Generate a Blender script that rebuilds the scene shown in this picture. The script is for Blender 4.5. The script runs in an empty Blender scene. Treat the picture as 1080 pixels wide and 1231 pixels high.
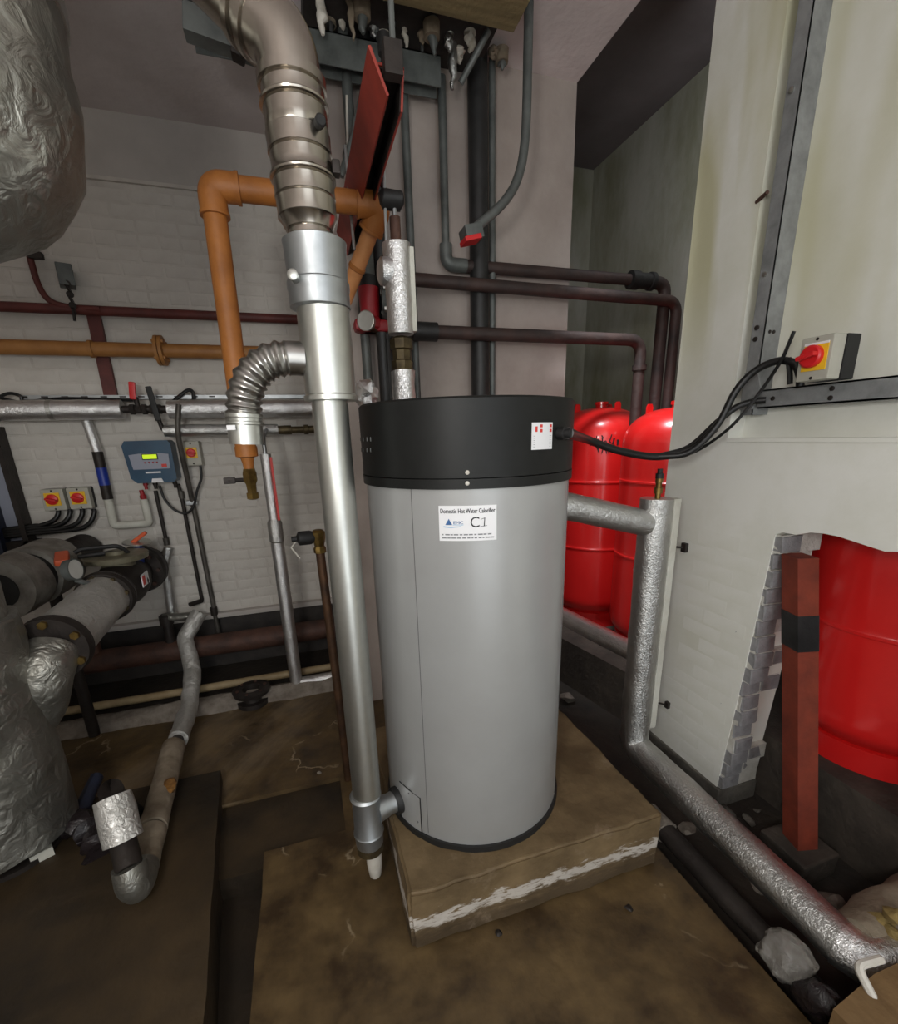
import bpy, bmesh, math, random
from mathutils import Vector, Matrix, noise
random.seed(7)
PI = math.pi
sc = bpy.context.scene
col = sc.collection

# ------------------------------------------------------------------ camera
F, CX, CY, H = 541.0, 540.0, 680.6, 1.65
YAW, PITCH, ROLL = .2985, .2799, .029
_f = Vector((math.sin(YAW)*math.cos(PITCH), math.cos(YAW)*math.cos(PITCH), -math.sin(PITCH)))
_r0 = Vector((math.cos(YAW), -math.sin(YAW), 0)); _d0 = _f.cross(_r0)
_r = math.cos(ROLL)*_r0 + math.sin(ROLL)*_d0
_d = -math.sin(ROLL)*_r0 + math.cos(ROLL)*_d0
cam = bpy.data.cameras.new('camera'); camo = bpy.data.objects.new('camera', cam); col.objects.link(camo)
camo.matrix_world = Matrix(((_r.x, -_d.x, -_f.x, 0), (_r.y, -_d.y, -_f.y, 0), (_r.z, -_d.z, -_f.z, H), (0, 0, 0, 1)))
cam.sensor_fit = 'VERTICAL'; cam.sensor_height = 36.0; cam.lens = 36.0*F/1231.0
cam.shift_y = (CY-615.5)/1231.0; cam.shift_x = 0; cam.clip_start = .02
sc.camera = camo
C0 = Vector((0, 0, H))
def ray(x, y): return _r*((x-CX)/F) + _d*((y-CY)/F) + _f
def at(x, y, ax, v):
    d = ray(x, y); t = (v-C0[ax])/d[ax]; return C0+d*t
def PX(x, y, v): return at(x, y, 0, v)
def PY(x, y, v): return at(x, y, 1, v)
def PZ(x, y, v): return at(x, y, 2, v)

# ------------------------------------------------------------------ world, light, exposure
w = bpy.data.worlds.new('world'); sc.world = w; w.use_nodes = True
bg = w.node_tree.nodes['Background']; bg.inputs[0].default_value = (.93, .97, 1.0, 1); bg.inputs[1].default_value = 2.3
def area(name, loc, target, sx, sy, e, colr):
    l = bpy.data.lights.new(name, 'AREA'); l.shape = 'RECTANGLE'; l.size = sx; l.size_y = sy; l.energy = e; l.color = colr
    o = bpy.data.objects.new(name, l); col.objects.link(o); o.location = loc
    o.rotation_euler = (Vector(target)-Vector(loc)).to_track_quat('-Z', 'Y').to_euler(); return o
# daylight comes in through the open loading side behind the photographer (world); one lamp hangs on the left behind the camera,
# a narrow spot and an area light are added to brighten the vessel bay
def bulb(name, loc, e, rad, colr):
    l = bpy.data.lights.new(name, 'POINT'); l.energy = e; l.shadow_soft_size = rad; l.color = colr
    o = bpy.data.objects.new(name, l); col.objects.link(o); o.location = loc; return o
area('bay_wall_fill', (2.0, 2.05, 3.4), (2.75, 2.2, 2.9), .3, .5, 7, (.9, .93, 1.0))  # added fill for the bay wall; no lamp is known there
bulb('pendant_light', (-.7, -.55, 2.0), 84, .22, (1, .985, .95))
l = bpy.data.lights.new('bay_fill_spot', 'SPOT'); l.energy = 190; l.spot_size = math.radians(38); l.spot_blend = .7; l.shadow_soft_size = .12; l.color = (.92, .95, 1.0)  # added spot, cone kept narrow so mainly the vessels brighten
o = bpy.data.objects.new('bay_fill_spot', l); col.objects.link(o); o.location = (1.42, 1.98, 3.3)
o.rotation_euler = (Vector((2.12, 2.5, 1.0))-o.location).to_track_quat('-Z', 'Y').to_euler()
sc.view_settings.view_transform = 'Standard'; sc.view_settings.look = 'None'
sc.view_settings.gamma = 1; sc.view_settings.use_curve_mapping = False; sc.view_settings.exposure = 0.0

# ------------------------------------------------------------------ materials
M = {}
def mat(name, c1, c2=None, rough=.6, metal=0., scale=6., bump=0., bscale=40., rvar=0., spec=.5, stretch=(1, 1, 1), ramp=(.35, .7), detail=6, bdist=.01, coat=0., emis=0., wrinkle=False):
    m = bpy.data.materials.new(name); m.use_nodes = True; nt = m.node_tree; N = nt.nodes; L = nt.links
    b = N['Principled BSDF']; b.inputs['Roughness'].default_value = rough; b.inputs['Metallic'].default_value = metal
    b.inputs['Specular IOR Level'].default_value = spec
    if coat: b.inputs['Coat Weight'].default_value = coat; b.inputs['Coat Roughness'].default_value = .12
    b.inputs['Base Color'].default_value = (*c1, 1)
    tc = N.new('ShaderNodeTexCoord'); geo = tc.outputs['Object']
    def mapping(s):
        mp = N.new('ShaderNodeMapping'); mp.inputs['Scale'].default_value = s; L.new(geo, mp.inputs['Vector']); return mp.outputs[0]
    if c2 is not None:
        n = N.new('ShaderNodeTexNoise'); n.inputs['Scale'].default_value = scale; n.inputs['Detail'].default_value = detail
        n.inputs['Roughness'].default_value = .62
        L.new(mapping(stretch), n.inputs['Vector'])
        r = N.new('ShaderNodeValToRGB'); r.color_ramp.elements[0].position = ramp[0]; r.color_ramp.elements[1].position = ramp[1]
        r.color_ramp.elements[0].color = (*c1, 1); r.color_ramp.elements[1].color = (*c2, 1)
        L.new(n.outputs['Fac'], r.inputs[0]); L.new(r.outputs[0], b.inputs['Base Color'])
        if rvar:
            mr = N.new('ShaderNodeMapRange'); mr.inputs[3].default_value = max(.03, rough-rvar); mr.inputs[4].default_value = min(1, rough+rvar)
            L.new(n.outputs['Fac'], mr.inputs[0]); L.new(mr.outputs[0], b.inputs['Roughness'])
    if bump:
        n2 = N.new('ShaderNodeTexNoise'); n2.inputs['Scale'].default_value = bscale; n2.inputs['Detail'].default_value = 5
        h = n2.outputs['Fac']
        L.new(mapping((1, 1, 1)), n2.inputs['Vector'])
        if wrinkle:
            n2.inputs['Distortion'].default_value = 1.2
            v = N.new('ShaderNodeTexVoronoi'); v.inputs['Scale'].default_value = bscale*.55; v.feature = 'F1'
            mx = N.new('ShaderNodeVectorMath'); mx.operation = 'ADD'
            sc_ = N.new('ShaderNodeVectorMath'); sc_.operation = 'SCALE'; sc_.inputs[3].default_value = .06
            L.new(n2.outputs['Color'], sc_.inputs[0]); L.new(mapping((1, 1, 1)), mx.inputs[0]); L.new(sc_.outputs[0], mx.inputs[1]); L.new(mx.outputs[0], v.inputs['Vector'])
            ad = N.new('ShaderNodeMath'); ad.operation = 'ADD'; L.new(h, ad.inputs[0]); L.new(v.outputs['Distance'], ad.inputs[1]); h = ad.outputs[0]
        bp = N.new('ShaderNodeBump'); bp.inputs['Strength'].default_value = bump; bp.inputs['Distance'].default_value = bdist
        L.new(h, bp.inputs['Height']); L.new(bp.outputs[0], b.inputs['Normal'])
    if emis:
        b.inputs['Emission Color'].default_value = (*c1, 1); b.inputs['Emission Strength'].default_value = emis
    M[name] = m; return m
def S(r, g, b):
    f = lambda v: (v/255/12.92 if v/255 <= .04045 else ((v/255+.055)/1.055)**2.4)
    return (f(r), f(g), f(b))
mat('brick_paint', S(208, 204, 196), S(186, 180, 172), .62, scale=3.2, bump=.5, bscale=28, bdist=.006)
mat('mortar_paint', S(206, 201, 193), S(184, 178, 170), .7, scale=5, bump=.4, bscale=50)
mat('band_paint', S(190, 184, 178), S(172, 166, 160), .8, scale=2.4, bump=.25, bscale=12)
mat('chimney_paint', S(172, 161, 154), S(148, 136, 129), .6, scale=2.2, bump=.45, bscale=16, bdist=.008)
mat('ceiling_paint', S(222, 214, 213), S(194, 184, 182), .85, scale=1.3, bump=.3, bscale=22)
mat('passage_paint', S(176, 176, 164), S(122, 122, 92), .75, scale=1.5, stretch=(1.3, 1.3, .5), bump=.3, bscale=16, ramp=(.38, .68))
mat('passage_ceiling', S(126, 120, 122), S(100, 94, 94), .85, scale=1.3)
mat('black_wall', S(38, 35, 34), S(62, 56, 52), .7, scale=7, bump=.4, bscale=20)
# right wall: off-white plaster, yellow damp streaks running down it
m = mat('plaster', S(232, 232, 225), S(216, 216, 203), .55, scale=2.4, bump=.35, bscale=14, bdist=.006)
nt = m.node_tree; b = nt.nodes['Principled BSDF']; old = b.inputs['Base Color'].links[0].from_socket
tc = nt.nodes.new('ShaderNodeTexCoord'); mp = nt.nodes.new('ShaderNodeMapping'); mp.inputs['Scale'].default_value = (1.5, 2.6, .5)
n = nt.nodes.new('ShaderNodeTexNoise'); n.inputs['Scale'].default_value = 1.0; n.inputs['Detail'].default_value = 3; n.inputs['Distortion'].default_value = .4
r = nt.nodes.new('ShaderNodeValToRGB'); r.color_ramp.elements[0].position = .48; r.color_ramp.elements[1].position = .62
r.color_ramp.elements[1].color = (.75, .75, .75, 1)
sep = nt.nodes.new('ShaderNodeSeparateXYZ'); mr = nt.nodes.new('ShaderNodeMapRange'); mr.inputs[1].default_value = 1.7; mr.inputs[2].default_value = 2.3
mul = nt.nodes.new('ShaderNodeMath'); mul.operation = 'MULTIPLY'
mix = nt.nodes.new('ShaderNodeMixRGB'); mix.inputs[2].default_value = (*S(186, 182, 138), 1)
L = nt.links
L.new(tc.outputs['Object'], mp.inputs[0]); L.new(mp.outputs[0], n.inputs['Vector']); L.new(n.outputs['Fac'], r.inputs[0])
L.new(tc.outputs['Object'], sep.inputs[0]); L.new(sep.outputs[2], mr.inputs[0]); L.new(r.outputs[0], mul.inputs[0]); L.new(mr.outputs[0], mul.inputs[1])
L.new(mul.outputs[0], mix.inputs[0]); L.new(old, mix.inputs[1]); L.new(mix.outputs[0], b.inputs['Base Color'])
mat('grey_brick', S(150, 150, 150), S(112, 110, 112), .7, scale=9, bump=.7, bscale=45)
mat('pale_mortar', S(205, 203, 196), S(170, 166, 156), .85, scale=12, bump=.8, bscale=60)
mat('concrete_raw', S(104, 100, 92), S(70, 66, 60), .85, scale=8, bump=.8, bscale=35)
# floor: damp brown concrete with pale limescale patches
m = mat('floor', S(52, 38, 20), S(96, 77, 47), .5, scale=5.2, rvar=.22, bump=.5, bscale=24, bdist=.006, ramp=(.36, .66))
nt = m.node_tree; b = nt.nodes['Principled BSDF']; old = b.inputs['Base Color'].links[0].from_socket
n = nt.nodes.new('ShaderNodeTexNoise'); n.inputs['Scale'].default_value = 1.7; n.inputs['Detail'].default_value = 9; n.inputs['Roughness'].default_value = .7; n.inputs['Distortion'].default_value = .6
r = nt.nodes.new('ShaderNodeValToRGB'); r.color_ramp.elements[0].position = .6; r.color_ramp.elements[1].position = .7; r.color_ramp.elements[1].color = (.5, .5, .5, 1)
mix = nt.nodes.new('ShaderNodeMixRGB'); mix.inputs[2].default_value = (*S(150, 132, 108), 1)
nt.links.new(n.outputs['Fac'], r.inputs[0]); nt.links.new(r.outputs[0], mix.inputs[0]); nt.links.new(old, mix.inputs[1]); nt.links.new(mix.outputs[0], b.inputs['Base Color'])
v = nt.nodes.new('ShaderNodeTexVoronoi'); v.feature = 'DISTANCE_TO_EDGE'; v.inputs['Scale'].default_value = 1.9
nd = nt.nodes.new('ShaderNodeTexNoise'); nd.inputs['Scale'].default_value = 7; nd.inputs['Detail'].default_value = 6
tc = nt.nodes.new('ShaderNodeTexCoord'); vm = nt.nodes.new('ShaderNodeVectorMath'); vm.operation = 'MULTIPLY_ADD'; vm.inputs[1].default_value = (.22, .22, .22)
nt.links.new(tc.outputs['Object'], nd.inputs['Vector']); nt.links.new(nd.outputs['Color'], vm.inputs[0]); nt.links.new(tc.outputs['Object'], vm.inputs[2]); nt.links.new(vm.outputs[0], v.inputs['Vector'])
rc = nt.nodes.new('ShaderNodeValToRGB'); rc.color_ramp.elements[0].color = (.75, .75, .75, 1); rc.color_ramp.elements[1].color = (0, 0, 0, 1); rc.color_ramp.elements[1].position = .014
nm = nt.nodes.new('ShaderNodeTexNoise'); nm.inputs['Scale'].default_value = 3.1; rm = nt.nodes.new('ShaderNodeValToRGB'); rm.color_ramp.elements[0].position = .55; rm.color_ramp.elements[1].position = .62
nt.links.new(tc.outputs['Object'], nm.inputs['Vector']); nt.links.new(nm.outputs['Fac'], rm.inputs[0])
ml = nt.nodes.new('ShaderNodeMath'); ml.operation = 'MULTIPLY'; nt.links.new(v.outputs['Distance'], rc.inputs[0]); nt.links.new(rc.outputs[0], ml.inputs[0]); nt.links.new(rm.outputs[0], ml.inputs[1])
mx2 = nt.nodes.new('ShaderNodeMixRGB'); mx2.inputs[2].default_value = (*S(160, 144, 118), 1)
nt.links.new(ml.outputs[0], mx2.inputs[0]); nt.links.new(mix.outputs[0], mx2.inputs[1]); nt.links.new(mx2.outputs[0], b.inputs['Base Color'])
mat('slab_floor', S(27, 20, 11), S(66, 51, 29), .6, scale=2.2, rvar=.2, bump=.6, bscale=24, bdist=.006, ramp=(.36, .68))  # darkened brown; shadow over the left slab is put into the colour
mat('slab_dark', S(70, 62, 54), S(44, 38, 32), .85, scale=7, bump=.8, bscale=30)  # dark grey-brown, mottled by noise
mat('gutter_floor', S(34, 26, 16), S(46, 35, 21), .6, scale=6, bump=.6, bscale=24)
mat('dark_floor', S(34, 29, 24), S(52, 44, 36), .75, scale=6, bump=.8, bscale=24)
# plinth: brown concrete with a white efflorescence band on its sides
m = mat('plinth', S(82, 66, 42), S(122, 102, 72), .7, scale=4.5, bump=.6, bscale=26, bdist=.008)
nt = m.node_tree; b = nt.nodes['Principled BSDF']; old = b.inputs['Base Color'].links[0].from_socket
tc = nt.nodes.new('ShaderNodeTexCoord'); sep = nt.nodes.new('ShaderNodeSeparateXYZ')
n = nt.nodes.new('ShaderNodeTexNoise'); n.inputs['Scale'].default_value = 14; n.inputs['Detail'].default_value = 8; n.inputs['Roughness'].default_value = .7
ad = nt.nodes.new('ShaderNodeMath'); ad.operation = 'MULTIPLY_ADD'; ad.inputs[1].default_value = .17
r = nt.nodes.new('ShaderNodeValToRGB'); e = r.color_ramp.elements
e[0].position = 0; e[0].color = (0, 0, 0, 1); e[1].position = 1; e[1].color = (0, 0, 0, 1)
for p_, v_ in ((.165, 0), (.182, .8), (.205, .8), (.218, 0)):
    q = e.new(p_); q.color = (v_, v_, v_, 1)
mix = nt.nodes.new('ShaderNodeMixRGB'); mix.inputs[2].default_value = (*S(196, 190, 182), 1)
L = nt.links
L.new(tc.outputs['Object'], sep.inputs[0]); L.new(n.outputs['Fac'], ad.inputs[0]); L.new(sep.outputs[2], ad.inputs[2]); L.new(ad.outputs[0], r.inputs[0])
L.new(r.outputs[0], mix.inputs[0]); L.new(old, mix.inputs[1])
# damp tide mark up to about 10 cm, pale scale patch on the top
rd = nt.nodes.new('ShaderNodeValToRGB'); rd.color_ramp.elements[0].position = .13; rd.color_ramp.elements[0].color = (.7, .7, .7, 1); rd.color_ramp.elements[1].position = .19; rd.color_ramp.elements[1].color = (0, 0, 0, 1)
mw = nt.nodes.new('ShaderNodeMixRGB'); mw.inputs[2].default_value = (*S(54, 42, 28), 1)
L.new(ad.outputs[0], rd.inputs[0]); L.new(rd.outputs[0], mw.inputs[0]); L.new(mix.outputs[0], mw.inputs[1])
n4 = nt.nodes.new('ShaderNodeTexNoise'); n4.inputs['Scale'].default_value = 3.4; n4.inputs['Detail'].default_value = 9; n4.inputs['Roughness'].default_value = .72
r4 = nt.nodes.new('ShaderNodeValToRGB'); r4.color_ramp.elements[0].position = .56; r4.color_ramp.elements[1].position = .72; r4.color_ramp.elements[1].color = (.6, .6, .6, 1)
mp4 = nt.nodes.new('ShaderNodeMixRGB'); mp4.inputs[2].default_value = (*S(158, 140, 120), 1)
L.new(tc.outputs['Object'], n4.inputs['Vector']); L.new(n4.outputs['Fac'], r4.inputs[0]); L.new(r4.outputs[0], mp4.inputs[0]); L.new(mw.outputs[0], mp4.inputs[1]); L.new(mp4.outputs[0], b.inputs['Base Color'])
mat('foil', (.62, .62, .60), (.48, .48, .47), .36, metal=1, scale=9, rvar=.1, bump=.36, bscale=85, bdist=.007, wrinkle=True)
mat('foil_bright', (.86, .86, .86), (.68, .68, .68), .34, metal=1, scale=9, rvar=.1, bump=.36, bscale=85, bdist=.007, wrinkle=True)
mat('foil_dull', (.36, .355, .32), (.22, .215, .19), .42, metal=.85, scale=7, rvar=.1, bump=.6, bscale=16, bdist=.02, wrinkle=True)
mat('foil_wrap_grey', (.60, .59, .56), (.42, .41, .38), .45, metal=.6, scale=8, rvar=.1, bump=.6, bscale=40, bdist=.01, wrinkle=True)
mat('wrap_grey', S(150, 146, 138), S(104, 98, 90), .7, scale=8, bump=.6, bscale=24, wrinkle=True)
mat('wrap_dirty', S(142, 130, 112), S(94, 80, 62), .85, scale=7, bump=.8, bscale=24)
mat('rust_patch', S(142, 98, 40), S(70, 44, 22), .9, scale=20, bump=1, bscale=50)
mat('galv', (.44, .46, .47), (.38, .40, .41), .46, metal=1, scale=22, rvar=.1)
mat('galv_bright', (.62, .63, .59), (.54, .55, .52), .4, metal=1, scale=16, rvar=.08)
mat('galv_beam', S(150, 152, 152), S(118, 120, 120), .5, metal=.2, scale=14, rvar=.1)
mat('stainless', (.50, .46, .40), (.36, .33, .29), .24, metal=1, scale=5, rvar=.08, stretch=(1, 1, .3))
mat('flex_steel', (.46, .45, .43), (.36, .35, .33), .3, metal=1, scale=9)
mat('tank_grey', S(166, 167, 166), S(158, 158, 157), .34, metal=.25, scale=3, rvar=.05, spec=.5)
mat('tank_seam', S(96, 96, 96), None, .6)
mat('hood_black', S(23, 24, 23), S(18, 19, 18), .5, scale=30, spec=.3)
mat('rubber', S(20, 20, 20), S(28, 28, 28), .6, scale=20)
mat('cable', S(17, 17, 17), None, .42)
mat('white_label', S(226, 226, 228), None, .45)
mat('ink', S(30, 30, 34), None, .6)
mat('ink_blue', S(52, 96, 148), None, .5)
mat('ink_pale', S(150, 186, 214), None, .5)
mat('ink_red', S(208, 58, 52), None, .5)
mat('ink_grey', S(120, 122, 126), None, .6)
mat('orange_paint', S(172, 108, 48), S(142, 86, 36), .55, scale=8, bump=.2, bscale=40)
mat('orange_pale', S(206, 144, 92), S(176, 116, 64), .55, scale=8)
mat('ochre_paint', S(170, 118, 62), S(142, 94, 46), .55, scale=8)
mat('red_oxide', S(102, 46, 40), S(76, 34, 30), .6, scale=9)
mat('red_steel', S(160, 58, 44), S(120, 40, 32), .55, scale=7)
mat('red_post', S(136, 58, 38), S(98, 40, 27), .65, scale=7, bump=.2)
mat('red_gloss', S(220, 36, 34), S(208, 28, 28), .3, scale=3, coat=.5)
mat('red_valve', S(150, 24, 34), None, .45)
mat('red_handle', S(205, 30, 34), None, .4)
mat('orange_handle', S(206, 88, 46), None, .5)
mat('yellow', S(232, 184, 38), None, .5)
mat('isolator_grey', S(176, 174, 162), S(164, 162, 150), .5, scale=10)
mat('brass', S(150, 126, 72), S(96, 74, 40), .4, metal=.9, scale=20, rvar=.1)
mat('bronze', S(96, 84, 58), S(60, 50, 34), .5, metal=.6, scale=20)
mat('pale_bronze', S(128, 124, 104), S(92, 86, 68), .5, metal=.3, scale=14)
mat('copper_old', S(96, 70, 50), S(60, 44, 34), .55, metal=.6, scale=12)
mat('iron_dark', S(54, 48, 44), S(36, 31, 29), .55, metal=.4, scale=10, bump=.3)
mat('iron_rust', S(92, 62, 50), S(52, 38, 33), .65, metal=.2, scale=8, bump=.4)
mat('pipe_rust', S(66, 48, 43), S(36, 31, 30), .6, scale=6, bump=.4, bscale=30)
mat('pipe_black', S(42, 42, 42), S(24, 24, 24), .5, scale=9, bump=.4, bscale=20)
mat('pipe_grey', S(104, 108, 106), S(74, 78, 76), .5, scale=9, metal=.3)
mat('conduit', S(100, 96, 90), S(62, 58, 54), .5, scale=9, metal=.5)
mat('white_plastic', S(206, 202, 194), S(186, 180, 168), .55, scale=12)
mat('pale_sheet', S(206, 206, 196), S(180, 178, 166), .7, scale=5, bump=.3)
mat('beige_pipe', S(164, 146, 112), S(130, 110, 78), .6, scale=8)
mat('box_blue', S(28, 72, 100), S(24, 60, 86), .42, scale=6, coat=.2)
mat('panel_grey', S(148, 152, 166), None, .5)
mat('screen', S(206, 236, 30), None, .4, emis=.55)
mat('blue_band', S(30, 60, 160), S(24, 44, 130), .4, scale=9)
mat('clear_plastic', S(236, 232, 224), S(200, 194, 184), .22, scale=9, bump=.8, bscale=24, wrinkle=True)
M['clear_plastic'].node_tree.nodes['Principled BSDF'].inputs['Transmission Weight'].default_value = .75
mat('black_bag', S(26, 22, 24), S(40, 32, 34), .35, scale=9, bump=.9, bscale=20, wrinkle=True)
mat('board', S(122, 96, 62), S(98, 74, 44), .75, scale=3, stretch=(6, 1, 1), bump=.3)
mat('timber', S(132, 118, 84), S(100, 88, 60), .75, scale=4, stretch=(.6, 6, 6), bump=.3)
mat('rubble', S(136, 128, 118), S(94, 84, 74), .9, scale=12, bump=.8)
mat('insul_yellow', S(150, 128, 74), S(104, 86, 48), .9, scale=12, bump=1, bscale=40)
mat('glass_face', S(190, 190, 184), S(170, 170, 164), .15, scale=9)
mat('blue_dark', S(34, 42, 66), S(22, 26, 38), .6, scale=5)
mat('foam_white', S(214, 210, 200), S(150, 142, 126), .8, scale=14, bump=.8)

# ------------------------------------------------------------------ mesh helpers
class MB:
    def __init__(s): s.v = []; s.f = []; s.wn = False
    def add(s, vs, fs):
        o = len(s.v); s.v += [tuple(q) for q in vs]; s.f += [tuple(i+o for i in f) for f in fs]; return s
    def box(s, c, size, R=None, bev=0.):
        bm = bmesh.new(); bmesh.ops.create_cube(bm, size=1)
        bmesh.ops.scale(bm, vec=Vector(size), verts=bm.verts)
        if bev: s.wn = True; bmesh.ops.bevel(bm, geom=bm.edges[:], offset=bev, segments=2, profile=.5, affect='EDGES')
        R = R or Matrix.Identity(3); c = Vector(c); bm.verts.index_update()
        s.add([R @ v.co + c for v in bm.verts], [[v.index for v in f.verts] for f in bm.faces]); bm.free(); return s
    def ab(s, x0, x1, y0, y1, z0, z1, bev=0.):
        return s.box(((x0+x1)/2, (y0+y1)/2, (z0+z1)/2), (abs(x1-x0), abs(y1-y0), abs(z1-z0)), None, bev)
    def tube(s, pts, r, n=16, cap=True):
        pts = [Vector(q) for q in pts]; k = len(pts)
        rs = r if isinstance(r, (list, tuple)) else [r]*k
        tg = []
        for i in range(k):
            a = pts[max(0, i-1)]; b = pts[min(k-1, i+1)]; t = (b-a)
            if t.length < 1e-9: t = Vector((0, 0, 1))
            tg.append(t.normalized())
        up = Vector((0, 0, 1)) if abs(tg[0].z) < .9 else Vector((0, 1, 0))
        u = (up - tg[0]*up.dot(tg[0])).normalized(); vs = []
        for i in range(k):
            u = (u - tg[i]*u.dot(tg[i])).normalized(); w_ = tg[i].cross(u)
            for j in range(n):
                a = 2*PI*j/n; vs.append(pts[i] + (u*math.cos(a)+w_*math.sin(a))*rs[i])
        fs = [(i*n+j, i*n+(j+1) % n, (i+1)*n+(j+1) % n, (i+1)*n+j) for i in range(k-1) for j in range(n)]
        if cap: fs += [tuple(range(n-1, -1, -1)), tuple(range((k-1)*n, k*n))]
        return s.add(vs, fs)
    def lathe(s, org, axis, prof, n=32, caps=True):
        """prof: list of (distance along axis, radius)"""
        axis = Vector(axis).normalized(); org = Vector(org)
        up = Vector((0, 0, 1)) if abs(axis.z) < .9 else Vector((0, 1, 0))
        u = (up-axis*up.dot(axis)).normalized(); w_ = axis.cross(u); vs = []
        for h, r in prof:
            for j in range(n):
                a = 2*PI*j/n; vs.append(org+axis*h+(u*math.cos(a)+w_*math.sin(a))*max(r, 1e-4))
        k = len(prof)
        fs = [(i*n+j, i*n+(j+1) % n, (i+1)*n+(j+1) % n, (i+1)*n+j) for i in range(k-1) for j in range(n)]
        if caps: fs += [tuple(range(n-1, -1, -1)), tuple(range((k-1)*n, k*n))]
        return s.add(vs, fs)
    def prism(s, poly, ax, a, b):
        """poly of 2D points on the two axes other than ax, extruded from a to b"""
        def mk(p, v): q = list(p); q.insert(ax, v); return tuple(q)
        bm = bmesh.new()
        A = [bm.verts.new(mk(p, a)) for p in poly]; B = [bm.verts.new(mk(p, b)) for p in poly]
        n = len(poly); bm.faces.new(A[::-1]); bm.faces.new(B)
        for i in range(n): bm.faces.new((A[i], A[(i+1) % n], B[(i+1) % n], B[i]))
        bmesh.ops.recalc_face_normals(bm, faces=bm.faces); bmesh.ops.triangulate(bm, faces=[f for f in bm.faces if len(f.verts) > 4])
        bm.verts.index_update()
        s.add([v.co for v in bm.verts], [[v.index for v in f.verts] for f in bm.faces]); bm.free(); return s
    def jitter(s, amp, fr=8.):
        s.v = [tuple(Vector(q)+noise.noise_vector(Vector(q)*fr)*amp) for q in s.v]; return s
    def mesh(s, name, m):
        me = bpy.data.meshes.new(name); me.from_pydata(s.v, [], s.f); me.validate()
        bm = bmesh.new(); bm.from_mesh(me); bmesh.ops.recalc_face_normals(bm, faces=bm.faces); bm.to_mesh(me); bm.free()
        for p in me.polygons: p.use_smooth = True
        me.set_sharp_from_angle(angle=math.radians(38)); me.materials.append(M[m]); return me
    def build(s, name, m, parent=None):
        o = bpy.data.objects.new(name, s.mesh(name, m)); col.objects.link(o)
        if s.wn: w_ = o.modifiers.new('weighted_normal', 'WEIGHTED_NORMAL'); w_.keep_sharp = True
        if parent is not None:
            o.parent = parent; o.matrix_parent_inverse = Matrix.Translation(-absloc(parent))
        return o
LOC = {}
def absloc(o):
    v = Vector((0, 0, 0))
    while o is not None: v = v + o.location; o = None if (o.parent is None or o.type == 'MESH') else o.parent
    return v
def thing(name, label, cat, loc, group=None):
    o = bpy.data.objects.new(name, None); o.empty_display_size = .05; o.location = loc; col.objects.link(o)
    o['label'] = label; o['category'] = cat
    if group: o['group'] = group
    return o
def tag(o, label, cat, group=None):
    o['label'] = label; o['category'] = cat
    if group: o['group'] = group
    return o
def struct(o, label=None):
    o['kind'] = 'structure'
    if label: o['label'] = label
    return o
def rounded(pts, rad, n=7):
    """polyline with its inner corners rounded"""
    pts = [Vector(q) for q in pts]; out = [pts[0]]
    for i in range(1, len(pts)-1):
        a, b, c = pts[i-1], pts[i], pts[i+1]
        d = min(rad, (a-b).length*.48, (c-b).length*.48)
        p0 = b+(a-b).normalized()*d; p1 = b+(c-b).normalized()*d
        for k in range(n+1):
            t = k/n; out.append(p0*(1-t)**2+b*2*t*(1-t)+p1*t*t)
    out.append(pts[-1]); return out
def dense(pts, step):
    pts = [Vector(q) for q in pts]; out = [pts[0]]
    for a, b in zip(pts, pts[1:]):
        k = max(1, int((b-a).length/step))
        out += [a.lerp(b, (j+1)/k) for j in range(k)]
    return out
def spline(pts, n=10):
    P = [Vector(q) for q in pts]; P = [P[0]*2-P[1]]+P+[P[-1]*2-P[-2]]; out = []
    for i in range(1, len(P)-2):
        for k in range(n):
            t = k/n; a, b, c, d = P[i-1:i+3]
            out.append(.5*((2*b)+(c-a)*t+(2*a-5*b+4*c-d)*t*t+(3*b-a-3*c+d)*t**3))
    out.append(P[-2]); return out
def foil_tube(pts, r, amp=.006, n=24, step=.05, fr=14):
    return MB().tube(dense(pts, step), r, n).jitter(amp, fr)
def hexnut(mb, org, axis, h, r): return mb.lathe(org, axis, [(0, r), (h, r)], n=6)

# ------------------------------------------------------------------ room shell
ZC, ZP, YB, XP = 3.43, 3.9, 3.5, 2.75
# floor: raised slab on the left, gutter, shallow sump, main floor and the trench along the right wall
ea, eb = PZ(265, 926, .07), PZ(245, 1231, .07)
def edge_x(y): return eb.x+(ea.x-eb.x)*(y-eb.y)/(ea.y-eb.y)
fl = MB(); yn0, yf0 = -1.6, 4.3
def quad(x0, x1, y0, y1, z): fl.add([(x0, y0, z), (x1, y0, z), (x1, y1, z), (x0, y1, z)], [(0, 1, 2, 3)])
def strip(pts, z0, z1):
    for (xa, ya), (xb2, yb2) in zip(pts, pts[1:]): fl.add([(xa, ya, z0), (xb2, yb2, z0), (xb2, yb2, z1), (xa, ya, z1)], [(0, 1, 2, 3)])
rag = [(-.335+.012*noise.noise(Vector((q*.9, 3, 0)))+.02*noise.noise(Vector((q*.25, 9, 0))), -1.6+q*.09) for q in range(37)]   # ragged inner edge of the floor
quad(-2.7, -.62, ea.y, yf0, 0); quad(-.62, -.3, 2.0, yf0, 0)
for (xa, ya), (xb2, yb2) in zip(rag, rag[1:]): fl.add([(xa, ya, 0), (.0, ya, 0), (.0, yb2, 0), (xb2, yb2, 0)], [(0, 1, 2, 3)])
quad(-.335, .0, rag[-1][1], 1.66, 0); quad(.0, 1.215, yn0, yf0, 0); quad(-.3, .0, 2.0, yf0, 0)
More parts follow.
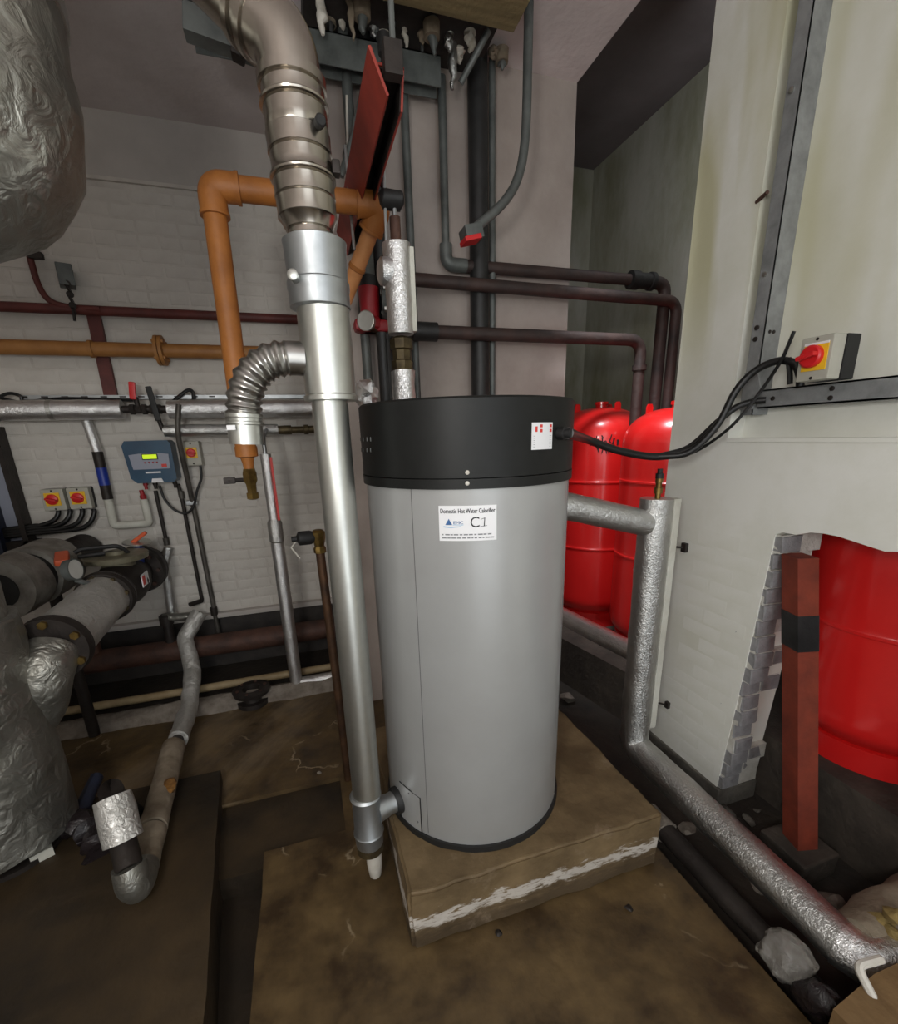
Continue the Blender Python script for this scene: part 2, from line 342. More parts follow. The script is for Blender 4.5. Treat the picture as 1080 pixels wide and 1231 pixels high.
strip([(.0, 1.66), (.0, 2.0), (-.62, 2.0)], 0, -.022); strip([(-.30, 1.66), (.0, 1.66)], 0, -.022)
quad(1.215, XP+.1, yn0, .3, 0); strip([(1.215, .3), (XP+.1, .3)], 0, -.1); strip([(1.215, .3), (1.215, yf0)], 0, -.1)
strip(rag, 0, -.13)
fl.add([(-2.7, yn0, -.25), (XP+.1, yn0, -.25), (XP+.1, yf0, -.25), (-2.7, yf0, -.25)], [(3, 2, 1, 0)])
o = fl.build('floor', 'floor'); struct(o, 'damp brown concrete floor')
g_ = MB().add([(-.75, yn0, -.125), (-.3, yn0, -.125), (-.3, 1.7, -.125), (-.75, 1.7, -.125)], [(0, 1, 2, 3)])
g_.add([(-.75, 1.6, -.125), (.0, 1.6, -.125), (.0, 1.6, -.022), (-.75, 1.6, -.022)], [(0, 1, 2, 3)]).build('gutter_bed', 'gutter_floor', o)
MB().add([(-.65, 1.6, -.022), (.01, 1.6, -.022), (.01, 2.01, -.022), (-.65, 2.01, -.022)], [(0, 1, 2, 3)]).build('sump_bed', 'slab_floor', o)
MB().ab(-2.7, .14, 3.03, YB+.03, -.02, .004).build('dark_floor_sheet', 'dark_floor', o)  # added thin dark sheet over the floor; the darkness is in its colour
MB().add([(1.215, .3, -.1), (XP+.1, .3, -.1), (XP+.1, yf0, -.1), (1.215, yf0, -.1)], [(0, 1, 2, 3)]).build('trench_bed', 'dark_floor', o)
n_ = 40
pe = [(edge_x(yn0+(ea.y-yn0)*q/n_)+.008*noise.noise(Vector((q*.7, 1, 0))), yn0+(ea.y-yn0)*q/n_) for q in range(n_+1)]
sl_ = MB().prism([(-2.7, yn0)]+pe+[(-2.7, ea.y)], 2, -.2, .07)
sl_.build('raised_slab', 'slab_floor', o)
# raised kerb strip in front of the far low wall
k = MB()
pp = dense([PZ(95, 897, .0)+Vector((0, .0, 0)), PZ(235, 858, 0), (-.1, 2.95, 0)], .08)
k.tube([(-1.62, 2.93, -.02)]+[(q.x, 2.93, -.02) for q in dense([(-1.5, 2.93, 0), (.1, 2.93, 0)], .07)], .09, 10).jitter(.02, 9)
struct(k.build('trim_1', 'rubble'), 'rough pale concrete kerb along the foot of the back wall')
# ceilings
c = MB().ab(-2.7, 1.597, -1.6, YB+.1, ZC, ZC+.12); struct(c.build('ceiling', 'ceiling_paint'), 'dull grey painted concrete ceiling')
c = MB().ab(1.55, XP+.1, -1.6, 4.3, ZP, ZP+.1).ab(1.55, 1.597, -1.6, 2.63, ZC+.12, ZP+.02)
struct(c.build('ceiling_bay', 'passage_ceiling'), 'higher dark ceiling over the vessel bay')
# back wall
wb = MB().ab(-2.7, .2, YB, YB+.15, .43, ZC)
wall_back = struct(wb.build('wall_back', 'mortar_paint'), 'white painted brick back wall')
MB().ab(-2.7, .2, YB+.03, YB+.15, -.1, .43).build('wall_foot', 'black_wall', wall_back)
MB().ab(-2.7, .2, YB-.045, YB+.02, .415, .452, .006).jitter(.004, 9).build('ledge', 'band_paint', wall_back)
MB().ab(-2.7, .2, YB-.012, YB+.02, 3.115, ZC).build('ring_beam', 'band_paint', wall_back)
MB().ab(-2.7, .2, YB-.02, YB, 3.10, 3.118).build('joint_bead', 'mortar_paint', wall_back)
# bricks of the back wall: a few shared meshes
def brick_mesh(L_, seed, m='brick_paint', D=.02, Hh=.066, bev=.006, jit=.0012):
    random.seed(seed); b_ = MB().box((0, 0, 0), (L_, D, Hh), None, bev)
    b_.v = [(x+random.uniform(-jit, jit), y+random.uniform(-jit, jit)*.4, z+random.uniform(-jit, jit)) for x, y, z in b_.v]
    me_ = b_.mesh('brick', m)
    for p_ in me_.polygons: p_.use_smooth = False
    return me_
BL = [brick_mesh(.216, s_) for s_ in range(4)]; BH = [brick_mesh(.104, 10+s_) for s_ in range(3)]
random.seed(3); cells = []
row = 0; z = .49
while z < 3.09:
    hd = row % 4 == 3; x = -1.92 - (.1125 if row % 2 else 0); step = .1125 if hd else .225
    while x < .12:
        cells.append((x+step/2, z, hd)); x += step
    z += .075; row += 1
def shown(c_):
    q = Vector((c_[0], YB, c_[1]))-C0; dz = q.dot(_f); return CX+F*q.dot(_r)/dz > -12
cells = [c_ for c_ in cells if shown(c_)]
cells.sort(key=lambda c_: (c_[2], (Vector((c_[0], YB, c_[1]))-C0).dot(_f)))
rest = MB()
for i, (x, z, hd) in enumerate(cells):
    me = random.choice(BH if hd else BL); dy = random.uniform(-.001, .001)
    if i < 290:
        o = bpy.data.objects.new('brick', me); col.objects.link(o); o.parent = wall_back; o.location = (x, YB+.0078+dy, z)
    else:
        rest.add([Vector(v.co)+Vector((x, YB+.0078+dy, z)) for v in me.vertices], [tuple(p.vertices) for p in me.polygons])
o = rest.build('brick_field', 'brick_paint', wall_back); o['kind'] = 'stuff'
# left wall (out of the picture, closes the room) and the chimney breast
struct(MB().ab(-2.8, -2.7, -1.6, YB+.15, -.1, ZC+.1).build('wall_left', 'band_paint'))
struct(MB().ab(-2.7, -.35, -1.6, -1.5, -.1, ZC).ab(1.35, XP, -1.6, -1.5, -.1, ZP).build('wall_rear_blocker', 'band_paint'))  # unseen, added to keep daylight off the left floor and the bay
YC, XC = 2.635, 1.597
struct(MB().ab(.14, XC, YC, 4.2, -.1, ZP).build('wall_centre', 'chimney_paint'), 'pinkish white chimney breast behind the calorifier')
# bay walls
struct(MB().ab(XP, XP+.1, -1.6, 4.3, -.1, ZP).build('wall_bay', 'passage_paint'), 'damp stained wall of the vessel bay')
struct(MB().ab(1.5, XP, 4.2, 4.3, -.1, ZP).build('wall_far', 'passage_paint'))

# right-hand wall with the knocked-through hole
XW, XB_ = 1.72, 1.95
wr = MB()
top = []; random.seed(5)
yy = .35
while yy < 1.2:
    top.append((yy, 1.275+random.uniform(-.012, .016))); yy += random.uniform(.04, .09)
poly = [(1.85, -.12), (1.85, 1.61), (-1.6, 1.61), (-1.6, -.12), (.3, -.12), (.3, 1.25)]+top+[(1.232, 1.262), (1.258, 1.25), (1.29, .62), (1.334, -.12)]
wr.prism(poly, 0, XW, XB_)
wr.ab(XW, XB_, 1.53, 1.85, 1.61, ZP); wr.ab(1.80, XB_, -1.6, 1.53, 1.61, ZP)
wall_right = struct(wr.build('wall_right', 'plaster'), 'white plastered wall with a rough hole knocked through')
MB().ab(XW-.006, XW+.03, -1.6, 1.535, 1.594, 1.612, .004).build('dado_bead', 'plaster', wall_right)
# broken bricks of the hole's far edge
random.seed(11)
GB = [brick_mesh(.1, 20+s_, 'grey_brick', .11, .066, .005, .003) for s_ in range(3)]
GM = MB()
for k_ in range(17):
    z = .035+k_*.0735
    y0 = 1.232+(1.25-z)*.055+random.uniform(-.014, .014)
    nb = 2 if (k_ >= 14 or k_ in (0, 1, 2, 7, 9, 11, 12)) else 1
    for q in range(nb):
        o = bpy.data.objects.new('brick', random.choice(GB)); col.objects.link(o); o.parent = wall_right
        o.location = (XW+.054+q*.113+random.uniform(-.002, .004), y0+.055+q*random.uniform(0, .02), z)
        o.rotation_euler = (0, 0, random.uniform(-.05, .05))
    GM.box((XW+.058+(.056 if nb == 2 else 0), y0+.064, z), (.106*nb, .11, .074)) 
GM.jitter(.006, 20).build('mortar', 'pale_mortar', wall_right)
# painted-over bricks that show on the face beside the hole
FB = [brick_mesh(.215, 30+s_, 'plaster', .012, .066, .002, .0003) for s_ in range(3)]
for k_ in range(16):
    z = .07+k_*.0735
    for q in range(2):
        y = 1.28+(1.25-z)*.055+.115+q*.225+(.11 if k_ % 2 else 0)
        if y > 1.74 or (q == 1 and random.random() < .45): continue
        o = bpy.data.objects.new('brick', FB[k_ % 3]); col.objects.link(o); o.parent = wall_right
        o.location = (XW+.00565, y, z); o.rotation_euler = (0, 0, PI/2)
# rubble base of the wall below the plaster
b_ = MB().ab(XW-.012, XB_, 1.30, 1.86, -.12, .0, .01).jitter(.008, 12); b_.build('footing', 'concrete_raw', wall_right)

# ------------------------------------------------------------------ plinth and calorifier
TC = Vector((.538, 1.507, 0)); TR = .346
pl = MB()
bm = bmesh.new(); bmesh.ops.create_cube(bm, size=1); bmesh.ops.scale(bm, vec=(.992, .92, .24), verts=bm.verts)
bmesh.ops.translate(bm, vec=(.666, 1.55, .12), verts=bm.verts)
bmesh.ops.subdivide_edges(bm, edges=bm.edges[:], cuts=24, use_grid_fill=True)
bmesh.ops.bevel(bm, geom=[e_ for e_ in bm.edges if e_.calc_face_angle(0) > 1], offset=.012, segments=3, affect='EDGES')
bm.verts.index_update(); pl.add([v.co for v in bm.verts], [[v.index for v in f.verts] for f in bm.faces]); bm.free()
pl.jitter(.007, 9); pl.jitter(.0035, 34)
tag(pl.build('concrete_plinth', 'plinth'), 'low brown concrete plinth with white salt band under the grey calorifier', 'plinth')

def cyl_hit(x, y, r):
    d = ray(x, y); ox, oy = -TC.x, -TC.y
    a = d.x*d.x+d.y*d.y; b2 = ox*d.x+oy*d.y; c2 = ox*ox+oy*oy-r*r
    t = (-b2-math.sqrt(max(0, b2*b2-a*c2)))/a; p = C0+d*t
    return math.atan2(p.y-TC.y, p.x-TC.x), p.z
def on(a, z, r): return Vector((TC.x+r*math.cos(a), TC.y+r*math.sin(a), z))
Z0, ZB, ZT = .245, 1.512, 1.752
cal = thing('calorifier', 'tall grey cylindrical calorifier with black top hood on the concrete plinth', 'water heater', (TC.x, TC.y, .24))
MB().lathe((TC.x, TC.y, 0), (0, 0, 1), [(Z0+.012, TR-.002), (Z0+.02, TR), (ZB, TR)], 96).build('body', 'tank_grey', cal)
MB().lathe((TC.x, TC.y, 0), (0, 0, 1), [(.238, TR-.004), (.238, TR+.008), (Z0+.018, TR+.008), (Z0+.02, TR-.004)], 96).build('base_ring', 'rubber', cal)
HR = TR+.008
hood = MB().lathe((TC.x, TC.y, 0), (0, 0, 1), [(ZB+.028, HR), (ZT-.006, HR), (ZT, HR-.006), (ZT, HR-.03), (ZT-.03, HR-.03)], 96).build('hood', 'hood_black', cal)
MB().lathe((TC.x, TC.y, 0), (0, 0, 1), [(ZB-.002, TR), (ZB-.002, HR+.001), (ZB+.0255, HR+.001), (ZB+.0255, TR)], 96).build('hood_band', 'hood_black', cal)
for px_, py_ in ((562, 568), (562, 581)):
    a, z = cyl_hit(px_, py_, HR); p = on(a, z, HR-.001)
    MB().lathe(p, (math.cos(a), math.sin(a), 0), [(0, .006), (.003, .006), (.005, .003)], 12).build('screw', 'white_plastic', hood)
def patch(name, m, x0, y0, x1, y1, r, parent, seg=10, th=.0015):
    """a curved plate on the casing between two picture corners"""
    a0, z0 = cyl_hit(x0, y0, r); a1, z1 = cyl_hit(x1, y1, r); b_ = MB(); vs = []
    for rr in (r+.0004, r+.0004+th):
        for i in range(seg+1):
            a = a0+(a1-a0)*i/seg; vs += [on(a, z0, rr), on(a, z1, rr)]
    n_ = 2*(seg+1); fs = []
    for i in range(seg):
        q = 2*i; fs += [(q, q+2, q+3, q+1), (n_+q, n_+q+1, n_+q+3, n_+q+2), (q, n_+q, n_+q+2, q+2), (q+1, q+3, n_+q+3, n_+q+1)]
    fs += [(0, 1, n_+1, n_), (2*seg, n_+2*seg, n_+2*seg+1, 2*seg+1)]
    return b_.add(vs, fs).build(name, m, parent), a0, a1, z0, z1
def text_mesh(txt, size):
    cu = bpy.data.curves.new('t', 'FONT'); cu.body = txt; cu.size = size; cu.resolution_u = 3; cu.align_x = 'LEFT'
    ob = bpy.data.objects.new('t', cu); col.objects.link(ob); dg = bpy.context.evaluated_depsgraph_get(); dg.update()
    me = bpy.data.meshes.new_from_object(ob.evaluated_get(dg)); bpy.data.objects.remove(ob); bpy.data.curves.remove(cu)
    vs = [v.co.copy() for v in me.vertices]; fs = [tuple(p.vertices) for p in me.polygons]; bpy.data.meshes.remove(me); return vs, fs
lab, a0, a1, z0, z1 = patch('name_label', 'white_label', 527.5, 608, 597, 648.5, TR, cal)
W_ = (a1-a0)*TR; Hl = z0-z1; RL = TR+.0024
def lab_pt(u, v): return on(a0+(a1-a0)*u, z1+Hl*v, RL)     # u, v in 0..1 from the label's lower left corner
def lab_text(name, txt, u, v, hgt, width, m, bold=0):
    vs, fs = text_mesh(txt, 1.0); x0 = min(q.x for q in vs); x1 = max(q.x for q in vs); y0 = min(q.y for q in vs); y1 = max(q.y for q in vs)
    out = [lab_pt(u+width*(q.x-x0)/(x1-x0), v+hgt*(q.y-y0)/(y1-y0)) for q in vs]
    b_ = MB().add(out, fs)
    if bold: b_.add([q+Vector((bold, 0, 0)) for q in out], fs)
    b_.build(name, m, lab)
def lab_poly(name, pts, m): MB().add([lab_pt(*q) for q in pts], [tuple(range(len(pts)))]).build(name, m, lab)
lab_text('lettering', 'Domestic Hot Water Calorifier', .03, .79, .13, .94, 'ink', .0008)
lab_text('lettering', 'EMC', .255, .485, .085, .165, 'ink_blue', .0006)
lab_text('lettering', 'C', .545, .385, .30, .155, 'ink')
lab_poly('logo', [(.11, .46), (.175, .64), (.235, .46)], 'ink_blue')
lab_poly('logo', [(.075, .43), (.20, .41), (.34, .42), (.43, .47), (.33, .395), (.2, .375), (.1, .39)], 'ink_pale')
lab_poly('logo', [(.235, .455), (.42, .455), (.44, .47), (.25, .475)], 'ink_pale')
for q in ([(.72, .60), (.728, .615), (.795, .655), (.79, .635)], [(.785, .65), (.80, .65), (.79, .42), (.773, .42)], [(.705, .39), (.706, .405), (.83, .435), (.83, .42)]):
    lab_poly('handwriting', q, 'ink')
for v_ in (.165, .07):       # two lines of print too small to read
    random.seed(int(v_*1000)); u_ = .045
    while u_ < (.90 if v_ > .1 else .95):
        d_ = random.uniform(.03, .085); lab_poly('print_line', [(u_, v_), (u_+d_, v_), (u_+d_, v_+.035), (u_, v_+.035)], 'ink_grey'); u_ += d_+random.uniform(.012, .03)
wl, a0, a1, z0, z1 = patch('warning_label', 'white_label', 639.5, 508, 663, 539.5, HR, cal, 6)
Hl = z0-z1; RL = HR+.0024; lab = wl
lab_poly('warning_band', [(.36, .82), (.95, .82), (.95, .93), (.36, .93)], 'ink_red')
lab_poly('warning_band', [(.36, .64), (.95, .64), (.95, .76), (.36, .76)], 'ink_red')
lab_poly('warning_symbol', [(.14, .66), (.24, .66), (.24, .86), (.14, .86)], 'ink_red')
for i in range(6): lab_poly('print_line', [(.07, .1+i*.08), (.92, .1+i*.08), (.92, .115+i*.08), (.07, .115+i*.08)], 'ink_grey')
# casing seam, foot hatch, vent slots
a, _z = cyl_hit(505, 800, TR)
MB().tube([on(a, z, TR) for z in (Z0+.03, ZB)], .0013, 6).build('seam', 'tank_seam', cal)
a, _z = cyl_hit(675, 760, TR)
MB().tube([on(a, z, TR) for z in (Z0+.03, ZB)], .0013, 6).build('seam', 'tank_seam', cal)
h_, a0, a1, z0, z1 = patch('hatch', 'tank_grey', 481, 939, 508, 1004, TR, cal, 4)
MB().tube([on(a0, z0, TR+.002), on((a0+a1)/2, z0, TR+.002), on(a1, z0-.006, TR+.002), on(a1, (z0+z1)/2, TR+.002), on(a1, Z0+.02, TR+.002)], .002, 6).build('hatch_gap', 'rubber', h_)
for u_, v_ in ((.5, .9), (.85, .3)):
    a = a0+(a1-a0)*u_; p = on(a, z1+(z0-z1)*v_, TR+.001)
    MB().lathe(p, (math.cos(a), math.sin(a), 0), [(0, .004), (.003, .003)], 10).build('screw', 'tank_seam', h_)
for j in range(2):
    for i in range(4):
        p0_ = cyl_hit(433+i*4.3, 528+j*13, HR)
        MB().tube([on(p0_[0], p0_[1]+.006, HR+.0004), on(p0_[0], p0_[1]-.006, HR+.0004)], .0018, 6).build('vent_slot', 'pipe_grey', hood)
MB().box((TC.x, TC.y, ZT-.035), (HR*1.3, HR*1.3, .01)).build('top_plate', 'hood_black', cal)

# ------------------------------------------------------------------ flue
FX, FY = .088, 1.38
fz = lambda y, x=400: PY(x, y, FY).z
flue = thing('flue_pipe', 'thin galvanised flue downpipe standing against the grey calorifier', 'flue pipe', (FX, FY, .02))
zt = fz(482); zl = fz(955, 440); zb = fz(1012, 445)
MB().lathe((FX, FY, 0), (0, 0, 1), [(zl, .05), (zt, .05)], 40).build('pipe', 'galv_bright', flue)
MB().lathe((FX-.006, FY, 0), (0, 0, 1), [(zb, .05), (zb+.05, .052), (zb+.054, .056), (zb+.06, .052), (zl-.02, .05), (zl-.008, .05), (zl, .057), (zl+.008, .05)], 40).build('tee', 'galv', flue)
sd = (TC-Vector((FX, FY, 0))).normalized(); pm = Vector((FX, FY, (zl+zb)/2+.02))
MB().lathe(pm+sd*.03, sd, [(0, .046), (.05, .038), (.075, .04)], 28).build('branch', 'galv', flue)
MB().lathe(pm+sd*.1, sd, [(0, .046), (.006, .05), (.03, .05), (.034, .03)], 28).build('gasket', 'rubber', flue)
MB().lathe((FX-.006, FY, 0), (0, 0, 1), [(zb-.035, .044), (zb-.03, .05), (zb+.002, .05)], 36).build('end_cap', 'bronze', flue)
MB().lathe((FX+.004, FY, 0), (0, 0, 1), [(.03, .019), (.036, .023), (.09, .029), (zb-.034, .03)], 24).build('drain_spout', 'white_plastic', flue)
# tee and upper adjustable sections
up = thing('flue_stack', 'shiny steel flue stack rising from the tee and bending towards the ceiling', 'flue', (FX, FY, zt))
z1_, z2_, z3_ = fz(372), fz(295), fz(338)
MB().lathe((FX+.006, FY, 0), (0, 0, 1), [(zt-.002, .052), (zt, .074), (zt+.012, .074), (zt+.016, .069), (z1_, .069)], 56).build('tee', 'galv_bright', up)
clr = MB().lathe((FX, FY, 0), (0, 0, 1), [(z1_-.004, .07), (z1_, .078), (z3_-.03, .078), (z3_-.026, .08), (z3_-.01, .08), (z3_-.006, .076), (z2_-.01, .079), (z2_, .081), (z2_+.006, .07), (z2_+.006, .05)], 56).build('collar', 'galv', up)
p = PY(356, 333, FY-.07); MB().lathe(p+Vector((0, .02, 0)), (-.25, -1, .05), [(0, .011), (.022, .011), (.024, .013), (.034, .013), (.037, .008)], 20).build('test_plug', 'galv_bright', clr)
ax = [PY(x, y, FY) for x, y in ((374, 292), (368, 250), (363, 200), (357, 150), (352, 110))]
base = ax[0]; dirn = (ax[-1]-ax[0]).normalized(); Lg = (ax[-1]-ax[0]).length
prof = [(-.01, .058), (.0, .055), (.025, .053), (.026, .058), (.05, .069)]
h = .05
for sgm, rr in ((.045, .073), (.04, .074), (.012, .079), (.045, .073), (.045, .076), (.05, .074), (.012, .08), (.03, .073)):
    prof += [(h+.003, rr), (h+sgm*.45, rr*.985), (h+sgm-.003, rr), (h+sgm, rr*.955)]; h += sgm
kk = Lg/h; prof = [(a_*kk if a_ > 0 else a_, b_) for a_, b_ in prof]
sec = MB().lathe(base, dirn, prof, 56).build('adjustable_section', 'stainless', up)
p = PY(379, 146, FY-.065); MB().lathe(p+Vector((0, .03, 0)), (.25, -1, -.1), [(0, .007), (.03, .007), (.03, .012), (.048, .013), (.052, .010)], 16).build('sensor_plug', 'rubber', sec)
p = PY(404, 203, FY-.02); MB().box(p, (.02, .03, .03), None, .004).build('clamp_bolt', 'iron_dark', sec)
tp = ax[-1]
el = rounded([tp, tp+Vector((-.005, 0, .085)), tp+Vector((-.21, .10, .30))], .13, 10)
eb = MB().tube(el, .071, 48); eb.build('elbow', 'stainless', up)
dd = (el[-1]-el[-2]).normalized()
for q in (tp+Vector((0, 0, .012)), ): MB().lathe(q, (0, 0, 1), [(-.014, .07), (-.01, .079), (.01, .079), (.014, .07)], 48).build('locking_band', 'stainless', up)
e0 = tp+Vector((-.055, .026, .135)); 
for q in (0, .035): MB().lathe(e0+dd*q, dd, [(-.012, .07), (-.008, .077), (.008, .077), (.012, .07)], 48).build('locking_band', 'stainless', up)
MB().tube([el[-1]-dd*.02, el[-1]+dd*.75], .07, 48).build('upper_length', 'stainless', up)
# corrugated side elbow
fx = thing('flue_elbow', 'corrugated steel elbow curving down from the side of the flue tee', 'flue elbow', PY(296, 535, FY))
cpts = spline([PY(x, y, FY) for x, y in ((367, 432), (345, 431), (322, 436), (304, 452), (295, 475), (293.5, 497), (294, 506))], 16)
rs = []
for i in range(len(cpts)):
    t = i/(len(cpts)-1); rs.append(.043+(.0035*math.cos(t*13*2*PI) if .16 < t < .93 else 0))
MB().tube(cpts, rs, 36).build('corrugated_bend', 'flex_steel', fx)
q0, q1 = PY(294, 500, FY), PY(297, 534, FY); dn = (q1-q0).normalized(); ln = (q1-q0).length
MB().lathe(q0, dn, [(-.006, .043), (-.004, .047), (.004, .047), (.006, .044), (.014, .044), (.016, .048), (.022, .048), (.024, .0445), (ln, .0445), (ln, .02)], 40).build('socket', 'galv_bright', fx)
a_ = PY(278, 514, FY-.046); MB().box(a_, (.022, .002, .012), Matrix.Rotation(-.25, 3, 'Z')).build('sticker', 'white_label', fx)

# ------------------------------------------------------------------ orange gas pipework
YO = 2.1; OR = .041
g = thing('gas_pipe', 'thick orange painted gas pipe looping behind the steel flue', 'pipe', PY(297, 590, YO))
a_, b_, c_ = PY(264, 219, YO), PY(290, 540, YO), PY(458, 252, YO)
zz = (a_.z+c_.z)/2; xv = (a_.x+b_.x)/2
A = Vector((xv, YO, zz)); B_ = Vector((xv-.012, YO, b_.z)); Cc = Vector((c_.x, YO, zz)); D_ = PY(414, 362, 2.32)
MB().tube([A-Vector((0, 0, .07)), B_], OR, 28).build('riser', 'orange_paint', g)
MB().tube([A+Vector((.07, 0, 0)), Cc-Vector((.05, 0, 0))], OR, 28).build('crossover', 'orange_paint', g)
def elbow(name, c, d1, d2, r, m, parent, l=.085):
    c, d1, d2 = Vector(c), Vector(d1).normalized(), Vector(d2).normalized()
    path = rounded([c+d1*l, c, c+d2*l], l*.85, 8)
    rr = [r*1.18]*len(path); path = [path[0]+d1*.012]+path+[path[-1]+d2*.012]; rr = [r*1.24]+rr+[r*1.24]
    path = [path[0]]+[path[0]-d1*.0121]+path[1:-1]+[path[-1]-d2*.0121]+[path[-1]]; rr = [r*1.26, r*1.26]+rr[1:-1]+[r*1.26, r*1.26]
    return MB().tube(path, rr, 28).build(name, m, parent)
elbow('elbow', A, (1, 0, 0), (0, 0, -1), OR, 'orange_paint', g)
elbow('elbow', Cc, (-1, 0, 0), D_-Cc, OR, 'orange_paint', g)
MB().tube([Cc+(D_-Cc).normalized()*.06, D_], OR*.8, 28).build('return_leg', 'orange_pale', g)
mdp = Cc.lerp(D_, .62); MB().lathe(mdp, (D_-Cc).normalized(), [(-.01, OR*.8), (-.006, OR*.9), (.006, OR*.9), (.01, OR*.8)], 24).build('joint_ring', 'orange_paint', g)
vd = Vector((0, 0, -1))
MB().lathe(B_, vd, [(-.01, OR*1.08), (.03, OR*1.08), (.034, OR*.7), (.055, OR*.55), (.08, OR*.5)], 24).build('reducer', 'orange_paint', g)
vb = B_+vd*.08
vv = MB().lathe(vb, vd, [(0, .024), (.02, .03), (.05, .03), (.065, .022), (.1, .02), (.1, .026), (.125, .026), (.13, .014)], 6).build('drain_valve', 'brass', g)
MB().tube([vb+Vector((-.02, 0, -.045)), vb+Vector((-.085, -.01, -.045))], .009, 8).box(vb+Vector((-.08, -.01, -.045)), (.045, .014, .026), None, .003).build('handle', 'iron_dark', vv)
# ochre pipe along the back wall
zo = PY(130, 420, 3.40).z
g2 = thing('wall_gas_pipe', 'ochre pipe with a bolted flange running along the white brick wall', 'pipe', (-1.9, 3.40, zo))
MB().tube([(-2.6, 3.4, zo), (.1, 3.4, zo)], .04, 24).build('pipe', 'ochre_paint', g2)
fxx = PY(193, 421, 3.4).x
fo = MB().lathe((fxx-.02, 3.4, zo), (1, 0, 0), [(0, .085), (.018, .085), (.019, .05), (.022, .05), (.023, .085), (.041, .085)], 28).build('flange', 'ochre_paint', g2)
for i in range(4):
    a = PI/4+i*PI/2; hexnut(MB(), (fxx-.03, 3.4+.065*math.cos(a), zo+.065*math.sin(a)), (1, 0, 0), .062, .011).build('bolt', 'ochre_paint', fo)
cx_ = PY(110, 418, 3.4).x; MB().lathe((cx_, 3.4, zo), (1, 0, 0), [(-.01, .04), (-.01, .048), (.01, .048), (.01, .04)], 24).build('clip', 'ochre_paint', g2)
# red oxide rail, hanger plate and chain box
zr = PY(150, 374, 3.42).z
rr_ = thing('red_conduit', 'dark red painted conduit running along the upper back wall', 'conduit', (-1.9, 3.44, zr))
MB().tube([(-2.6, 3.44, zr), (.13, 3.44, zr)], .027, 16).build('pipe', 'red_oxide', rr_)
xb = PY(36, 300, 3.44).x
MB().tube(rounded([(xb-.02, 3.44, 3.12), (xb-.005, 3.44, zr+.12), (xb+.03, 3.43, zr+.035), (xb+.11, 3.43, zr+.01), (xb+.28, 3.42, zr+.004)], .07), .016, 12).build('branch', 'red_oxide', rr_)
p = PY(44, 308, 3.44); MB().box((p.x, 3.43, p.z), (.07, .035, .035), None, .006).build('saddle', 'iron_dark', rr_)
x0, x1 = PY(103, 372, 3.45).x, PY(130, 476, 3.45).x
MB().prism([(x0-.005, zr), (x0+.062, zr), (x1+.045, PY(130, 476, 3.45).z), (x1-.025, PY(130, 476, 3.45).z)], 1, 3.455, 3.485).build('bracket_plate', 'red_oxide', rr_)
p = PY(79, 332, 3.44)
jb = thing('chain_box', 'small grey steel box with a hanging chain on the brick wall', 'box', (p.x, 3.49, p.z))
MB().box((p.x, 3.44, p.z), (.075, .1, .11), Matrix.Rotation(.35, 3, 'Z'), .004).build('housing', 'pipe_grey', jb)
ch = MB()
for i in range(6):
    q = PY(81+i*1.6, 341+i*6.5, 3.4); ch.lathe(q, (1 if i % 2 else 0, 1-(i % 2), .3), [(-.005, .010), (-.005, .018), (.005, .018), (.005, .010)], 12)
ch.tube([PY(88, 372, 3.4), PY(90, 386, 3.4)], .008, 8); ch.build('chain', 'iron_dark', jb)

# ------------------------------------------------------------------ foil heating pipes along the back wall
zf = (PY(75, 493, 3.36).z); zg = PY(230, 517, 3.36).z
def xw(x, y, Y=3.36): return PY(x, y, Y).x
fp = thing('foil_pipe', 'foil wrapped pipe with a red lever valve above the blue controller', 'pipe', (xw(75, 493), 3.36, zf))
foil_tube([(-2.6, 3.36, zf), (xw(148, 494), 3.36, zf)], .056, .004).build('foil_wrap', 'foil_bright', fp)
foil_tube([(xw(203, 494), 3.36, zf-.002), (.1, 3.36, zf-.002)], .056, .004).build('foil_wrap', 'foil_bright', fp)
MB().tube([(xw(60, 494), 3.36, zf), (xw(66, 494), 3.36, zf)], .059, 24).build('tape', 'foil', fp)
MB().tube([(xw(146, 494), 3.36, zf), (xw(205, 494), 3.36, zf)], .022, 14).build('bare_pipe', 'iron_dark', fp)
xv_ = xw(167, 494)
vl = MB().lathe((xv_-.045, 3.36, zf), (1, 0, 0), [(0, .03), (.025, .03), (.03, .024), (.06, .024), (.065, .03), (.09, .03)], 8).tube([(xv_, 3.36, zf), (xv_, 3.35, zf+.07)], .014, 10).build('valve_body', 'iron_dark', fp)
MB().box((xv_-.005, 3.335, zf+.105), (.035, .02, .1), Matrix.Rotation(.12, 3, 'Y'), .006).build('lever', 'red_handle', vl)
xv_ = xw(188, 494)
vl = MB().lathe((xv_-.03, 3.36, zf), (1, 0, 0), [(0, .028), (.06, .028)], 8).build('valve_body', 'iron_dark', fp)
MB().box((xv_, 3.325, zf+.03), (.034, .014, .2), Matrix.Rotation(-.1, 3, 'Y'), .005).build('lever', 'rubber', vl)
MB().tube(rounded([(xv_, 3.34, zf-.02), (xv_+.02, 3.34, zf-.12), (xv_+.03, 3.36, zg+.0)], .05), .013, 10).build('drop', 'iron_dark', fp)
fp2 = thing('thin_foil_pipe', 'thinner foil wrapped pipe running below the thick foil pipe', 'pipe', (xw(230, 517), 3.36, zg))
foil_tube([(xw(197, 516), 3.36, zg), (xw(335, 519), 3.36, zg-.01)], .036, .003).build('foil_wrap', 'foil', fp2)
